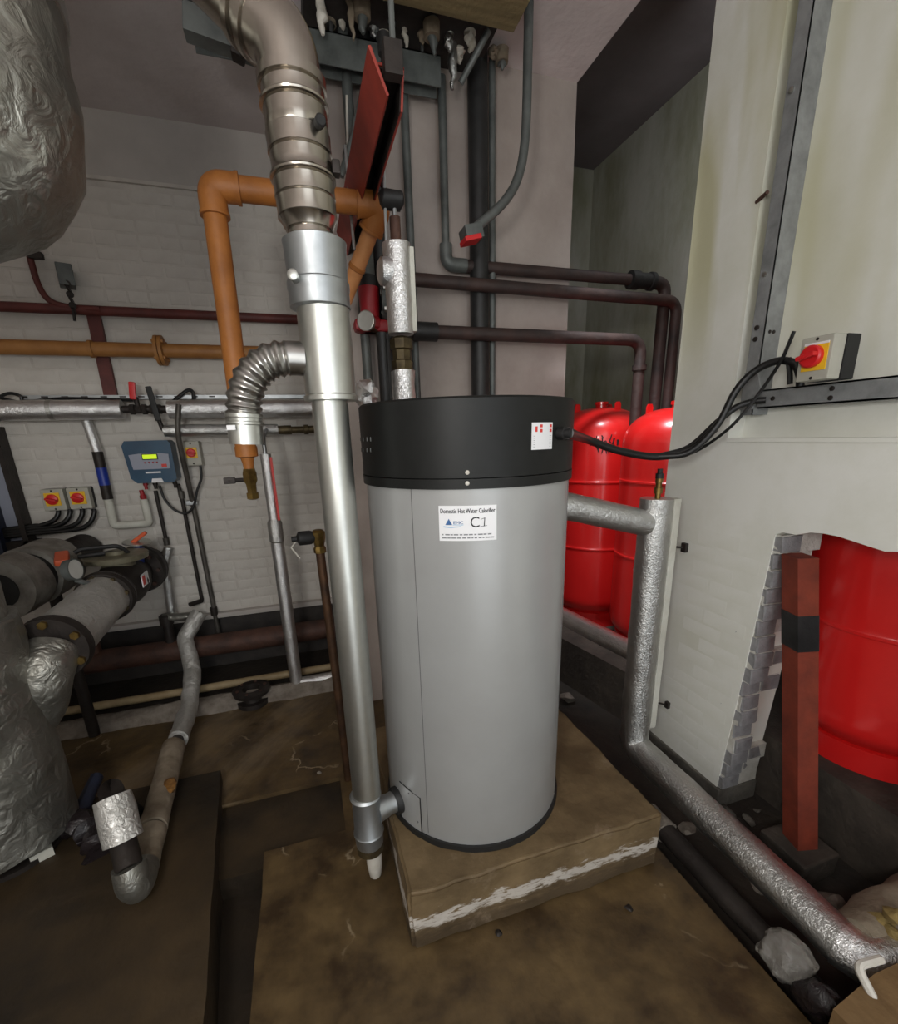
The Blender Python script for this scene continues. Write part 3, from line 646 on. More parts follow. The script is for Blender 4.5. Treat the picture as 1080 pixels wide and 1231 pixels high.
MB().lathe((xw(332, 520), 3.36, zg-.012), (1, 0, 0), [(0, .026), (.06, .03), (.1, .03), (.102, .022), (.18, .022), (.182, .032), (.21, .032), (.212, .024), (.33, .024)], 14).build('union', 'bronze', fp2)
# tray and cables
zt_ = PY(120, 479, 3.44).z
tr = thing('cable_tray', 'narrow perforated steel cable tray above the foil pipe', 'cable tray', (xw(120, 479), 3.45, zt_))
b_ = MB().ab(xw(25, 476, 3.44), .1, 3.43, 3.48, zt_-.005, zt_).ab(xw(25, 476, 3.44), .1, 3.427, 3.43, zt_-.005, zt_+.018)
b_.build('channel', 'galv', tr)
for i in range(11):
    x = xw(30, 476, 3.44)+i*.1; MB().box((x, 3.426, zt_+.008), (.035, .003, .008)).build('slot', 'iron_dark', tr)
wc = thing('wall_cable', 'loose black cables tied along the cable tray', 'cable', PY(0, 480, 3.41))
for q in (((-8, 476), (8, 480), (28, 484), (50, 481), (80, 479), (120, 480), (160, 481)), ((-8, 481), (10, 473), (24, 476), (30, 484), (60, 484), (100, 482))):
    MB().tube(spline([PY(x, y, 3.4) for x, y in q], 6), .009, 8).build('strand', 'cable', wc)
MB().tube(spline([PY(x, y, 3.4) for x, y in ((208, 483), (216, 476), (226, 469), (232, 472), (233, 486))], 6), .011, 8).build('strand', 'cable', wc)

# ------------------------------------------------------------------ controller, isolators
p = PY(183, 555, 3.38)
ctl = thing('control_panel', 'dark blue plant controller with lit green display on the brick wall', 'controller', (p.x, 3.49, p.z-.13))
R_ = Matrix.Rotation(-.04, 3, 'Y')
def ctlp(u, v, y): return (p.x+u, y, p.z+v)
MB().prism([(p.x-.145, p.z+.10), (p.x-.125, p.z+.13), (p.x+.11, p.z+.13), (p.x+.125, p.z+.11), (p.x+.125, p.z-.11), (p.x+.108, p.z-.13), (p.x-.10, p.z-.13), (p.x-.13, p.z-.1)], 1, 3.36, 3.49).build('case', 'box_blue', ctl)
pn = MB().prism([(p.x-.115, p.z+.045), (p.x-.06, p.z+.052), (p.x+.06, p.z+.052), (p.x+.105, p.z+.045), (p.x+.10, p.z-.045), (p.x-.105, p.z-.045)], 1, 3.354, 3.361).build('fascia', 'panel_grey', ctl)
MB().box(ctlp(.0, .032, 3.352), (.088, .006, .036), None, .002).build('bezel', 'rubber', pn)
MB().box(ctlp(.0, .032, 3.349), (.078, .004, .026)).build('display', 'screen', pn)
for i in range(4): MB().lathe(ctlp(-.033+i*.022, -.004, 3.355), (0, -1, 0), [(0, .006), (.005, .005)], 12).build('button', 'red_valve', pn)
MB().box(ctlp(.07, -.025, 3.353), (.03, .003, .02)).build('emblem', 'ink_red', pn)
MB().box(ctlp(0, -.066, 3.359), (.085, .004, .01)).build('name_strip', 'white_label', ctl)
MB().prism([(p.x-.02, p.z-.13), (p.x+.05, p.z-.13), (p.x+.04, p.z-.104), (p.x-.012, p.z-.104)], 1, 3.353, 3.362).build('latch', 'white_label', ctl)
for i, (u, m_) in enumerate(((-.075, 'red_valve'), (-.02, 'iron_dark'), (.095, 'iron_dark'))):
    MB().lathe(ctlp(u, -.13, 3.42), (0, 0, -1), [(0, .014), (.02, .014), (.022, .01), (.045, .01)], 10).build('gland', m_, ctl)
def isolator(loc, w_, h_, dep, label, tint, grp=None):
    """rotary isolator on a wall that faces -Y; loc is the centre of the box against the wall"""
    t = thing('isolator_switch', label, 'switch', (loc[0], loc[1], loc[2]-h_/2), grp)
    x, y, z = loc; yf = y-dep
    MB().box((x, y-dep*.22, z), (w_, dep*.44, h_), None, .004).build('back_box', 'rubber' if tint else 'isolator_grey', t)
    MB().box((x, y-dep*.7, z), (w_, dep*.6, h_), None, .005).build('front_box', 'isolator_grey', t)
    MB().box((x-.002, yf-.002, z+h_*.03), (w_*.68, .005, w_*.68), None, .002).build('plate', 'yellow', t)
    k_ = MB().lathe((x-.002, yf-.004, z+h_*.03), (0, -1, 0), [(0, w_*.27), (.012, w_*.27), (.016, w_*.22)], 24).build('dial', 'red_handle', t)
    MB().box((x-.002, yf-.03, z+h_*.03), (w_*.48, .026, w_*.11), Matrix.Rotation(.3, 3, 'Y'), .004).build('grip', 'red_handle', k_)
    for s_ in (-1, 1): MB().lathe((x, yf, z+s_*h_*.42), (0, -1, 0), [(0, .006), (.003, .004)], 8).build('screw', 'iron_dark', t)
    return t
for i, (px_, py_, lb) in enumerate(((67, 600.5, 'grey and yellow isolator switch beside its twin, farther from the controller'), (97.5, 598.5, 'grey and yellow isolator switch of the pair, closer to the controller'))):
    q = PY(px_, py_, 3.44); isolator((q.x, 3.49, q.z), .118, .132, .08, lb, True, 'pair of isolators on the back wall')
q = PY(232, 545, 3.44); isolator((q.x, 3.49, q.z), .1, .155, .08, 'narrow isolator switch with dark red dial right beside the blue controller', False)
ic = thing('isolator_cable', 'bundle of black cables dropping from the twin isolators into steel trunking', 'cable', PY(40, 640, 3.42))
for x_, sx_ in ((70, 0), (84, 3), (99, 6), (113, 9)):
    pts = [PY(x_, 612, 3.44), PY(x_, 618, 3.43), PY(x_-6, 626+sx_*.4, 3.42), PY(x_-22, 632+sx_*.5, 3.42), PY(42, 632+sx_, 3.42), PY(12, 636+sx_, 3.42), PY(-14, 640+sx_, 3.42)]
    MB().tube(spline(pts, 8), .014, 10).build('strand', 'cable', ic)
# trunking at the left edge
tk = thing('trunking', 'dark vertical steel trunking with pale blue lid at the end of the back wall', 'trunking', (-1.7, 3.42, .6))
x_ = PY(22, 590, 3.42).x
MB().ab(x_-.04, x_-.012, 3.40, 3.49, .85, 1.78).build('post', 'iron_dark', tk)
MB().ab(x_-.13, x_-.045, 3.46, 3.49, .9, 1.78).build('lid', 'panel_grey', tk)
MB().ab(x_-.26, x_-.13, 3.36, 3.49, .9, 1.78).build('channel', 'blue_dark', tk)
MB().ab(x_-.3, x_+.02, 3.40, 3.49, 1.02, 1.10).build('cross_channel', 'iron_dark', tk)

# white loop with dirt filter
lp = thing('dosing_loop', 'small white pipe loop with a dark blue banded filter on the wall', 'pipe', PY(135, 632, 3.42))
L0 = [PY(x, y, 3.42) for x, y in ((104, 506), (117, 543), (130, 600), (137, 632), (180, 629), (173, 600), (170, 590))]
MB().tube([L0[0], L0[1]], .027, 16).build('pipe', 'foil_bright', lp)
MB().tube([L0[1], L0[1].lerp(L0[2], .33)], .029, 16).build('filter_cap', 'iron_dark', lp)
MB().tube([L0[1].lerp(L0[2], .33), L0[1].lerp(L0[2], .7)], .03, 16).build('filter_band', 'blue_band', lp)
MB().tube([L0[1].lerp(L0[2], .7), L0[2]], .029, 16).build('filter_cap', 'iron_dark', lp)
MB().tube(rounded([L0[2], L0[3], L0[4], L0[5]], .025), .024, 16).jitter(.002, 30).build('pipe', 'pale_sheet', lp)
MB().lathe(L0[5], (L0[6]-L0[5]), [(0, .018), (.02, .02), (.03, .013), (.06, .013)], 10).build('connector', 'red_valve', lp)
# conduits
def run(name, label, cat, pts, r, m, parts=(), rad=.05, jit=0):
    path = rounded(pts, rad); b_ = MB().tube(dense(path, .06) if jit else path, r, 14)
    if jit: b_.jitter(jit, 16)
    if not parts: return tag(b_.build(name, m), label, cat)
    t = thing(name, label, cat, pts[-1]); b_.build('tube', m, t)
    for nm, mb, mm in parts: mb.build(nm, mm, t)
    return t
c1 = [PY(215, 486, 3.30), PY(213, 520, 3.30), PY(232, 605, 3.46), PY(258, 735, 3.46)]
q = PY(231, 604, 3.46)
run('steel_conduit', 'bent grey steel conduit crossing in front of the pipes beside the controller', 'conduit', c1+[(c1[-1].x, 3.46, .15)], .016, 'conduit',
    [('saddle', MB().box((q.x, 3.455, q.z), (.07, .05, .03), None, .005), 'galv'), ('coupling', MB().lathe(PY(257, 733, 3.46), (0, 0, 1), [(-.04, .024), (.02, .024)], 12), 'iron_dark')], .15)
run('steel_conduit', 'straight thin conduit dropping from the right gland of the blue controller', 'conduit', [PY(214, 582, 3.45), PY(219, 600, 3.46), PY(243, 722, 3.46)], .012, 'iron_dark',
    [('coupling', MB().lathe(PY(218, 594, 3.46), (0, 0, 1), [(-.03, .018), (.02, .02)], 12), 'conduit'), ('foot', MB().tube([PY(243, 722, 3.46), PY(228, 727, 3.4)], .016, 12), 'iron_dark')], .03)
run('steel_conduit', 'thin conduit from the middle gland of the blue controller to a foil tail', 'conduit', [PY(187, 590, 3.45), PY(201, 655, 3.46)], .012, 'iron_dark',
    [('coupling', MB().lathe(PY(200, 650, 3.46), (0, 0, 1), [(-.03, .018), (.02, .02)], 12), 'conduit')], .03)
run('foil_tail', 'crumpled foil wrapped pipe tail under the controller conduit', 'pipe', [PY(203, 658, 3.44), PY(197, 685, 3.42), PY(202, 700, 3.42), PY(207, 740, 3.42)], .03, 'foil', (), .03, .004)
run('looped_cable', 'black cable looping from the blue controller to the narrow isolator', 'cable', spline([PY(x, y, 3.42) for x, y in ((192, 584), (198, 600), (210, 613), (224, 617), (233, 608), (237, 590), (242, 575), (241, 560))], 6), .008, 'cable')

# ------------------------------------------------------------------ pipework low on the back wall
zq = PY(285, 771, 3.32).z
lr = thing('header_pipe', 'thick red brown header pipe low along the dark wall foot', 'pipe', (-.9, 3.32, zq))
MB().tube([(-2.6, 3.32, zq), (.13, 3.32, zq)], .075, 28).build('pipe', 'iron_rust', lr)
q = PY(200, 745, 3.32); MB().lathe((q.x, 3.32, zq), (0, 0, 1), [(0, .032), (q.z-zq-.03, .032), (q.z-zq-.03, .042), (q.z-zq+.03, .042), (q.z-zq+.04, .03)], 16).build('stub', 'iron_dark', lr)
q2 = PY(113, 780, 3.32); MB().tube([(q2.x, 3.32, zq), (q2.x, 3.32, zq+.2)], .04, 16).build('stub', 'iron_rust', lr)
run('branch_pipe', 'short dark branch pipe bridging the foil pipes above the red brown header', 'pipe', [PY(197, 742, 3.32), PY(215, 742, 3.3), PY(240, 739, 3.3)], .028, 'foil_dull', (), .03, .002)
tag(MB().tube([(-1.75, 3.1, .055), (.1, 3.1, .055)], .026, 16).build('waste_pipe', 'beige_pipe'), 'thin beige plastic waste pipe lying along the kerb', 'pipe')
# zigzag insulated pipe
zz_ = thing('lagged_pipe', 'dirty lagged pipe zigzagging from the wall across the dark floor', 'pipe', PZ(180, 1010, .07))
zp = [PY(240, 736, 3.28), PY(222, 768, 3.2), PY(232, 805, 3.05), PY(228, 850, 2.8), PZ(214, 889, .13)]
foil_tube(rounded(zp, .03, 3), .05, .007).build('foil_wrap', 'foil_wrap_grey', zz_)
z2 = [PZ(209, 897, .13), PZ(184, 996, .13)]
dv = (z2[1]-z2[0]).normalized()
MB().tube([zp[-1]-dv*.02, z2[0]+dv*.02], .03, 16).build('bare_pipe', 'iron_dark', zz_)
foil_tube([z2[0], z2[1]], .053, .006).build('lagging', 'wrap_dirty', zz_)
MB().lathe(PZ(203, 946, .165), (0, -.3, 1), [(-.02, .03), (0, .04), (.012, .028)], 10).jitter(.014, 24).build('torn_patch', 'rust_patch', zz_)
MB().lathe(z2[1]-dv*.01, dv, [(0, .044), (.035, .044)], 20).build('gap', 'rubber', zz_)
e1 = PZ(170, 1050, .13)
foil_tube([z2[1]+dv*.015, e1], .052, .006).build('lagging', 'wrap_dirty', zz_)
foil_tube(rounded([e1-dv*.03, PZ(163, 1072, .14), PZ(155, 1040, .23)], .05), .054, .006).build('elbow_wrap', 'foil_dull', zz_)
s0, s1 = PZ(148, 1012, .27), PZ(135, 958, .40)
MB().tube([PZ(156, 1046, .22), s0], .042, 16).build('bare_pipe', 'iron_dark', zz_)
foil_tube([s0, s1], .062, .006).build('foil_sleeve', 'foil_wrap_grey', zz_)
MB().tube([s1, s1+(s1-s0)*.15, (s1.x-.05, s1.y+.12, .3), (s1.x-.06, s1.y+.25, .1)], .04, 14).build('tail', 'iron_dark', zz_)
# loose flange on the floor
lf = PZ(305, 845, .0)
ff = thing('loose_flange', 'loose black iron flanged spool standing on the floor by the kerb', 'flange', lf)
MB().lathe(lf, (0, 0, 1), [(0, .095), (.03, .095), (.032, .06), (.08, .055), (.082, .11), (.105, .115), (.11, .105), (.11, .055), (.06, .05)], 36).build('spool', 'iron_dark', ff)
for i in range(6):
    a = i*PI/3+.3; hexnut(MB(), (lf.x+.085*math.cos(a), lf.y+.085*math.sin(a), .11), (0, 0, 1), .008, .01).build('bolt', 'iron_rust', ff)
# foil drop with red strip
xd, yd = -.212, 2.95
fd = thing('foil_drop', 'thin bright foil wrapped drop pipe with a red stripe in front of the brick wall', 'pipe', (xd, yd, .0))
zt2 = PY(317, 535, yd).z
MB().tube([(xd, yd, zt2-.0), (xd, yd, zt2-.06)], .012, 10).build('bare_pipe', 'galv', fd)
foil_tube([(xd, yd, zt2-.05), (xd, yd, PY(331, 625, yd).z)], .032, .002).build('upper_wrap', 'foil_bright', fd)
MB().lathe((xd, yd, 0), (0, 0, 1), [(PY(334, 652, yd).z, .034), (PY(334, 650, yd).z, .044), (PY(331, 628, yd).z, .044), (PY(331, 624, yd).z, .032)], 20).jitter(.002, 30).build('joint_wrap', 'foil', fd)
foil_tube(rounded([(xd, yd, PY(334, 652, yd).z), (xd, yd, .05), (.05, yd, .05)], .03), .04, .002).build('lower_wrap', 'foil_bright', fd)
MB().ab(xd+.024, xd+.036, yd-.03, yd-.014, PY(331, 625, yd).z, zt2-.07).build('red_strip', 'ink_red', fd)
MB().tube([(xd, yd, zt2), (xd, yd+.05, zt2+.05), (xd, 3.4, zg)], .012, 10).build('top_tail', 'galv', fd)
# relief valve standpipe
xr, yr = .035, 1.97
rv = thing('relief_valve', 'brass relief valve with black cap on an old copper standpipe', 'valve', (xr, yr, 0))
q = PY(383, 645, yr)
MB().tube(rounded([(q.x, yr, q.z-.02), (q.x, yr, q.z-.1), (xr, yr, .6), (xr+.005, yr, 0)], .05), .019, 16).build('standpipe', 'copper_old', rv)
MB().lathe((q.x, yr, q.z-.07), (0, 0, 1), [(0, .026), (.02, .026), (.03, .02), (.06, .028), (.09, .03), (.1, .018)], 8).build('body', 'brass', rv)
MB().lathe((q.x-.015, yr, q.z), (-1, -.1, 0), [(0, .022), (.02, .03), (.065, .03), (.07, .022), (.075, .012), (.095, .012)], 20).build('cap', 'rubber', rv)
MB().tube([(q.x-.09, yr, q.z-.01), (q.x-.115, yr-.01, q.z-.035), (q.x-.085, yr-.01, q.z-.085)], .004, 6).build('tag_wire', 'white_plastic', rv)

# ------------------------------------------------------------------ big insulated mains at the left
bigc = Vector((-.68, 1.60, 0)); zbt = 2.235
bm_ = thing('duct_main', 'fat crumpled foil insulated main bending away under the ceiling', 'insulated pipe', (bigc.x, bigc.y, zbt))
pth = rounded([(bigc.x, bigc.y, ZC-.02), (bigc.x, bigc.y, zbt+.11), (bigc.x-1.2, bigc.y-.1, zbt+.11)], .13, 10)
MB().tube(dense(pth, .04), .24, 40).jitter(.012, 9).build('foil_jacket', 'foil_dull', bm_)
MB().tube(dense([(bigc.x, bigc.y, zbt+.42), (bigc.x, bigc.y, zbt+.46)], .02), .246, 40).jitter(.012, 9).build('tape_band', 'foil', bm_)
lc = Vector((-1.30, 1.93, 0))
lm = thing('vertical_main', 'fat vertical foil jacketed main standing on a dark support', 'insulated pipe', (lc.x, lc.y, .07))
MB().tube(dense([(lc.x, lc.y, .16), (lc.x, lc.y, 1.06)], .04), .225, 40).jitter(.012, 9).build('foil_jacket', 'foil_dull', lm)
MB().lathe((lc.x, lc.y, 0), (0, 0, 1), [(.068, .16), (.09, .16), (.1, .1), (.17, .1)], 24).build('support', 'iron_dark', lm)
MB().tube(rounded([(lc.x, lc.y, 1.04), (lc.x, lc.y, 1.3), (lc.x-.9, lc.y, 1.32)], .2), .2, 30).jitter(.01, 9).build('upper_bend', 'foil_dull', lm)
db = thing('scrap_bundle', 'tangle of dark cloth and scrap at the foot of the fat vertical main', 'scrap', PZ(80, 1010, .07))
MB().tube(spline([PZ(45, 1010, .10), PZ(80, 990, .14), PZ(112, 1000, .12), PZ(122, 1025, .10)], 6), [.03+.03*abs(math.sin(i*1.3)) for i in range(19)], 12).jitter(.025, 16).build('cloth', 'black_bag', db)
MB().tube([PZ(92, 985, .1), PZ(116, 935, .14)], .03, 10).jitter(.01, 16).build('strap', 'blue_dark', db)
MB().box(PZ(50, 1025, .09), (.07, .05, .04), Matrix.Rotation(.5, 3, 'Z')).build('wedge', 'pale_sheet', db)

# pumps / valve trains
XV, ZV = -1.06, .90
va = thing('valve_train', 'foil lagged valve train with orange lever and pressure gauge by the back wall', 'valve assembly', (XV, 2.5, ZV-.12))
foil_tube([(XV, 2.12, ZV-.03), (XV, 2.62, ZV+.0)], .115, .006, 32).build('foil_body', 'foil_wrap_grey', va)
f1 = MB().lathe((XV, 2.07, ZV-.035), (0, 1, 0), [(0, .132), (.025, .137), (.045, .137), (.05, .11)], 36).build('flange', 'iron_dark', va)
for i in range(6):
    a = i*PI/3+.5; hexnut(MB(), (XV+.112*math.cos(a), 2.055, ZV-.035+.112*math.sin(a)), (0, 1, 0), .02, .017).build('bolt', 'brass', f1)
foil_tube(rounded([(XV, 2.09, ZV-.04), (XV-.01, 2.0, ZV-.1), (XV-.08, 2.05, ZV-.28), (XV-.3, 2.02, .45)], .08), .095, .006, 28).build('lower_bend', 'foil_dull', va)
f2 = MB().lathe((XV, 2.62, ZV), (0, 1, 0), [(0, .13), (.03, .135), (.032, .11), (.04, .11), (.042, .135), (.07, .13)], 36).build('flange', 'iron_dark', va)
for i in range(8):
    a = i*PI/4+.2; hexnut(MB(), (XV+.112*math.cos(a), 2.60, ZV+.112*math.sin(a)), (0, 1, 0), .11, .013).build('bolt', 'bronze', f2)
vb_ = MB().lathe((XV, 2.69, ZV), (0, 1, 0), [(0, .085), (.08, .11), (.2, .13), (.3, .12), (.4, .09), (.45, .085)], 36).build('valve_body', 'iron_dark', va)
MB().lathe((XV, 2.90, ZV+.07), (0, 0, 1), [(0, .08), (.07, .08), (.07, .15), (.095, .155), (.1, .15), (.102, .05), (.12, .05)], 36).build('bonnet', 'pale_bronze', vb_)
lv = MB().tube(rounded([(XV-.16, 2.83, ZV+.21), (XV-.13, 2.84, ZV+.225), (XV+.03, 2.88, ZV+.22), (XV+.06, 2.9, ZV+.17)], .03), .012, 8).tube(rounded([(XV-.16, 2.86, ZV+.18), (XV-.09, 2.86, ZV+.185), (XV, 2.9, ZV+.18), (XV+.03, 2.92, ZV+.15)], .03), .012, 8).build('lever', 'rubber', va)
MB().box((XV-.19, 2.76, ZV+.2), (.06, .17, .035), Matrix.Rotation(.35, 3, 'Z') @ Matrix.Rotation(.12, 3, 'X'), .01).build('lever_grip', 'orange_handle', lv)
f3 = MB().lathe((XV, 3.14, ZV), (0, 1, 0), [(0, .14), (.03, .145), (.035, .145), (.04, .09), (.05, .09), (.055, .15), (.09, .15)], 36).build('flange', 'iron_dark', va)
for i in range(8):
    a = i*PI/4; hexnut(MB(), (XV+.12*math.cos(a), 3.12, ZV+.12*math.sin(a)), (0, 1, 0), .13, .012).build('bolt', 'iron_rust', f3)
MB().tube([(XV, 3.2, ZV), (XV, 3.45, ZV)], .08, 24).build('wall_stub', 'iron_dark', va)
q = PY(153, 695, 2.78); MB().box((XV+.126, 2.86, ZV+.02), (.004, .11, .07)).build('data_plate', 'white_label', vb_)
MB().box((XV+.1275, 2.835, ZV+.02), (.003, .04, .05)).build('data_mark', 'ink_red', vb_)
gg = PY(87, 685, 2.52)
ga = MB().lathe(gg, (1, -.2, .1), [(-.02, .05), (.012, .052), (.016, .052), (.016, .045)], 30).tube([gg+Vector((0, .0, -.05)), (XV, 2.56, ZV+.09)], .012, 8).build('pressure_gauge', 'pipe_grey', va)
MB().lathe(gg, (1, -.2, .1), [(.0165, .046), (.017, .0)], 30).build('gauge_face', 'glass_face', ga)
lvp = PY(163, 655, 3.1)
bv = thing('lever_valve', 'small chrome and blue ball valve with red lever behind the valve train', 'valve', (lvp.x, 3.1, lvp.z-.06))
MB().lathe((lvp.x, 3.1, lvp.z-.12), (.1, 0, 1), [(0, .025), (.06, .025), (.062, .032), (.1, .032), (.102, .02), (.13, .018)], 16).build('body', 'blue_band', bv)
MB().lathe((lvp.x+.01, 3.1, lvp.z+.01), (.1, -.1, 1), [(0, .02), (.004, .075), (.01, .075), (.012, .02)], 20).build('collar', 'galv_bright', bv)
MB().box((lvp.x+.03, 3.09, lvp.z+.045), (.1, .03, .022), Matrix.Rotation(-.6, 3, 'Y'), .006).build('lever', 'orange_handle', bv)
# second lagged flange behind
P2 = PY(42, 690, 2.85)
pb = thing('lagged_flange', 'pale lagged flange cover beside the pressure gauge with a dark gap', 'insulated pipe', (P2.x, 2.85, P2.z-.15))
foil_tube([(P2.x, 2.78, P2.z), (P2.x, 3.05, P2.z)], .155, .006, 32).build('cover', 'wrap_grey', pb)
MB().lathe((P2.x, 2.72, P2.z), (0, 1, 0), [(0, .13), (.06, .13)], 30).build('gap', 'rubber', pb)
foil_tube([(P2.x-.01, 2.55, P2.z-.0), (P2.x, 2.72, P2.z)], .15, .006, 32).build('cover', 'wrap_grey', pb)
MB().lathe((P2.x-.01, 2.54, P2.z), (0, 1, 0), [(0, .085), (.03, .085)], 24).build('bore', 'rubber', pb)
MB().tube([(P2.x, 3.04, P2.z), (P2.x, 3.45, P2.z)], .1, 24).build('pipe', 'iron_dark', pb)
MB().tube([(P2.x+.06, 2.85, P2.z-.1), (P2.x+.06, 2.85, 0)], .03, 14).build('stand', 'iron_dark', pb)

# ------------------------------------------------------------------ pipes on the chimney breast
YP = YC-.06
def wallpipe(label, x, y, r, m, z0, z1, name='riser_pipe', Y=YP):
    q = PY(x, y, Y); return tag(MB().tube(dense([(q.x, Y, z0), (q.x, Y, z1)], .25), r, 20).jitter(.002, 5).build(name, m), label, 'pipe')
wallpipe('thick black soil riser up the middle of the chimney breast', 576, 300, .05, 'pipe_black', 1.2, ZC)
wallpipe('thin dark riser hugging the right side of the thick black riser', 592, 300, .017, 'pipe_grey', 1.2, ZC)
wallpipe('dark grey riser behind the red steel beam', 491, 230, .02, 'pipe_grey', 1.5, 3.28)
wallpipe('broad black riser left of the red steel beam', 446, 130, .045, 'pipe_black', 1.5, ZC)
q = PY(420, 130, YP-.05); 
run('riser_pipe', 'dark grey riser with small valve nearest the steel flue', 'pipe', [(q.x, YP-.03, ZC), (q.x, YP-.03, 1.9)], .024, 'pipe_grey',
    [('valve', MB().lathe(PY(424, 195, YP-.05), (0, 0, 1), [(-.06, .03), (-.02, .045), (.03, .045), (.07, .026)], 10), 'iron_dark'),
     ('thin_wire', MB().tube([PY(417, 115, YP-.07), PY(419, 230, YP-.07)], .006, 6), 'white_plastic')])
run('brace_rod', 'slanting thin grey rod between the risers and the steel channel', 'rod', [PY(441, 90, YP-.12), PY(424, 165, YP-.1), PY(410, 212, YP-.1)], .014, 'pipe_grey', (), .02)
# downpipe with elbow into horizontal black pipe
q = PY(530, 200, YP); e_ = PY(541, 318, YP)
h1 = PY(760, 337, YP); 
t = thing('horizontal_pipe', 'topmost black pipe turning from a grey elbow across the chimney breast into the bay', 'pipe', (e_.x, YP, e_.z))
MB().tube([(e_.x-.02, YP, 3.3), (e_.x-.02, YP, e_.z+.05)], .02, 16).build('drop', 'pipe_grey', t)
MB().tube(rounded([(e_.x-.02, YP, e_.z+.09), (e_.x-.02, YP, e_.z), (e_.x+.09, YP, e_.z)], .07), .033, 18).build('elbow', 'pipe_grey', t)
xe = PY(800, 345, YP).x
MB().tube([(e_.x+.06, YP, e_.z), (xe-.1, YP, e_.z-.0)], .03, 18).build('pipe', 'pipe_rust', t)
MB().lathe((h1.x-.02, YP, e_.z), (1, 0, 0), [(0, .03), (.005, .05), (.06, .05), (.065, .042), (.14, .042), (.145, .05), (.17, .05)], 18).build('union', 'pipe_black', t)
MB().tube(rounded([(xe-.12, YP, e_.z), (xe, YP, e_.z-.01), (xe, YP, 1.62)], .09), .036, 18).build('drop', 'pipe_rust', t)
q1 = PY(500, 337, YP-.06); xe2 = PY(812, 358, YP-.03).x
run('horizontal_pipe', 'middle black pipe of the three crossing the chimney breast', 'pipe', [(q1.x-.1, YP-.07, q1.z), (xe2, YP-.05, PY(650, 350, YP-.06).z+.0), (xe2, YP-.05, 1.66)], .032, 'pipe_rust', (), .08)
q1 = PY(500, 397, YP-.06); q2 = PY(770, 411, YP-.06); zlow = (q1.z+q2.z)/2
run('horizontal_pipe', 'lowest black pipe bending down behind the red vessels', 'pipe', [(q1.x-.05, YP-.07, zlow), (q2.x, YP-.07, zlow), (q2.x, YP-.07, 1.62)], .034, 'pipe_rust',
    [('socket', MB().lathe((q1.x-.02, YP-.07, zlow), (1, 0, 0), [(0, .046), (.13, .046)], 18), 'pipe_black'),
     ('socket', MB().lathe((q2.x, YP-.07, zlow-.14), (0, 0, -1), [(0, .042), (.03, .042)], 18), 'pipe_rust')], .09)
# looping conduit and red-ended box
Yk = 2.27
pts = [PY(636, -6, Yk), PY(635, 60, Yk), PY(632, 160, Yk), PY(624, 210, Yk), PY(606, 243, Yk), PY(570, 276, Yk)]
pts[0] = Vector((pts[1].x, Yk, ZC-.002))
run('bent_conduit', 'grey conduit curving down from the ceiling to a small red box', 'conduit', spline(pts, 8), .021, 'pipe_grey',
    [('box', MB().box(PY(567, 282, Yk-.02), (.085, .09, .06), Matrix.Rotation(-.25, 3, 'Y'), .004), 'pipe_grey'), ('lid', MB().box(PY(566, 289, Yk-.03), (.08, .08, .02), Matrix.Rotation(-.25, 3, 'Y'), .003), 'red_handle')])
# channel, timber, hangers under the ceiling
zu = 3.24
q0, q1 = PY(372, 62, 2.5), PY(527, 92, 2.5)
uc = thing('strut_channel', 'galvanised steel channel slung under the ceiling above the red beam', 'bracket', (q0.x, 2.5, q0.z))
zu = (q0.z+q1.z)/2
MB().ab(q0.x-.45, q1.x, 2.46, 2.465, zu-.06, zu+.055).ab(q0.x-.45, q1.x, 2.46, 2.54, zu+.05, zu+.055).ab(q0.x-.45, q1.x, 2.535, 2.54, zu-.06, zu+.055).build('channel', 'pipe_grey', uc)
for i in range(3): MB().tube([(q0.x+.1+i*.2, 2.5, zu+.05), (q0.x+.1+i*.2, 2.5, ZC)], .008, 8).build('hanger_rod', 'galv', uc)
# the same channel shows again left of the flue
lch = PY(262, 45, 2.3)
uc2 = thing('strut_channel', 'short dark channel end with a clamp poking out behind the flue bend', 'bracket', lch)
MB().box(PY(272, 44, 2.0), (.24, .06, .075), Matrix.Rotation(.15, 3, 'Y'), .003).build('channel', 'pipe_grey', uc2)
MB().box(PY(287, 62, 1.98), (.04, .05, .045), Matrix.Rotation(.3, 3, 'Y'), .006).build('clamp', 'iron_dark', uc2)
MB().tube([PY(272, 44, 2.0), PY(285, 50, 2.0)+Vector((.0, .0, .0)), (PY(285, 50, 2.0).x, 2.0, ZC)], .008, 8).build('hanger_rod', 'iron_dark', uc2)
run('ceiling_cable', 'pair of black cables passing the flue bend up to the ceiling', 'cable', spline([PY(254, -10, 1.6), PY(262, 12, 1.6), PY(274, 32, 1.62), PY(288, 48, 1.66), PY(292, 66, 1.7)], 6), .009, 'cable')
zt3 = 3.27
ta, tb = PZ(470, -8, zt3), PZ(624, 20, zt3)
tm = thing('timber_batten', 'yellowish timber box beam fixed under the ceiling over the risers', 'beam', (ta.x, 2.25, zt3))
MB().ab(.28, tb.x, tb.y-.1, tb.y+.05, zt3-.02, ZC, .004).build('beam', 'timber', tm)
MB().ab(.28, tb.x, tb.y-.115, tb.y-.1, zt3+.03, zt3+.05).build('lath', 'timber', tm)
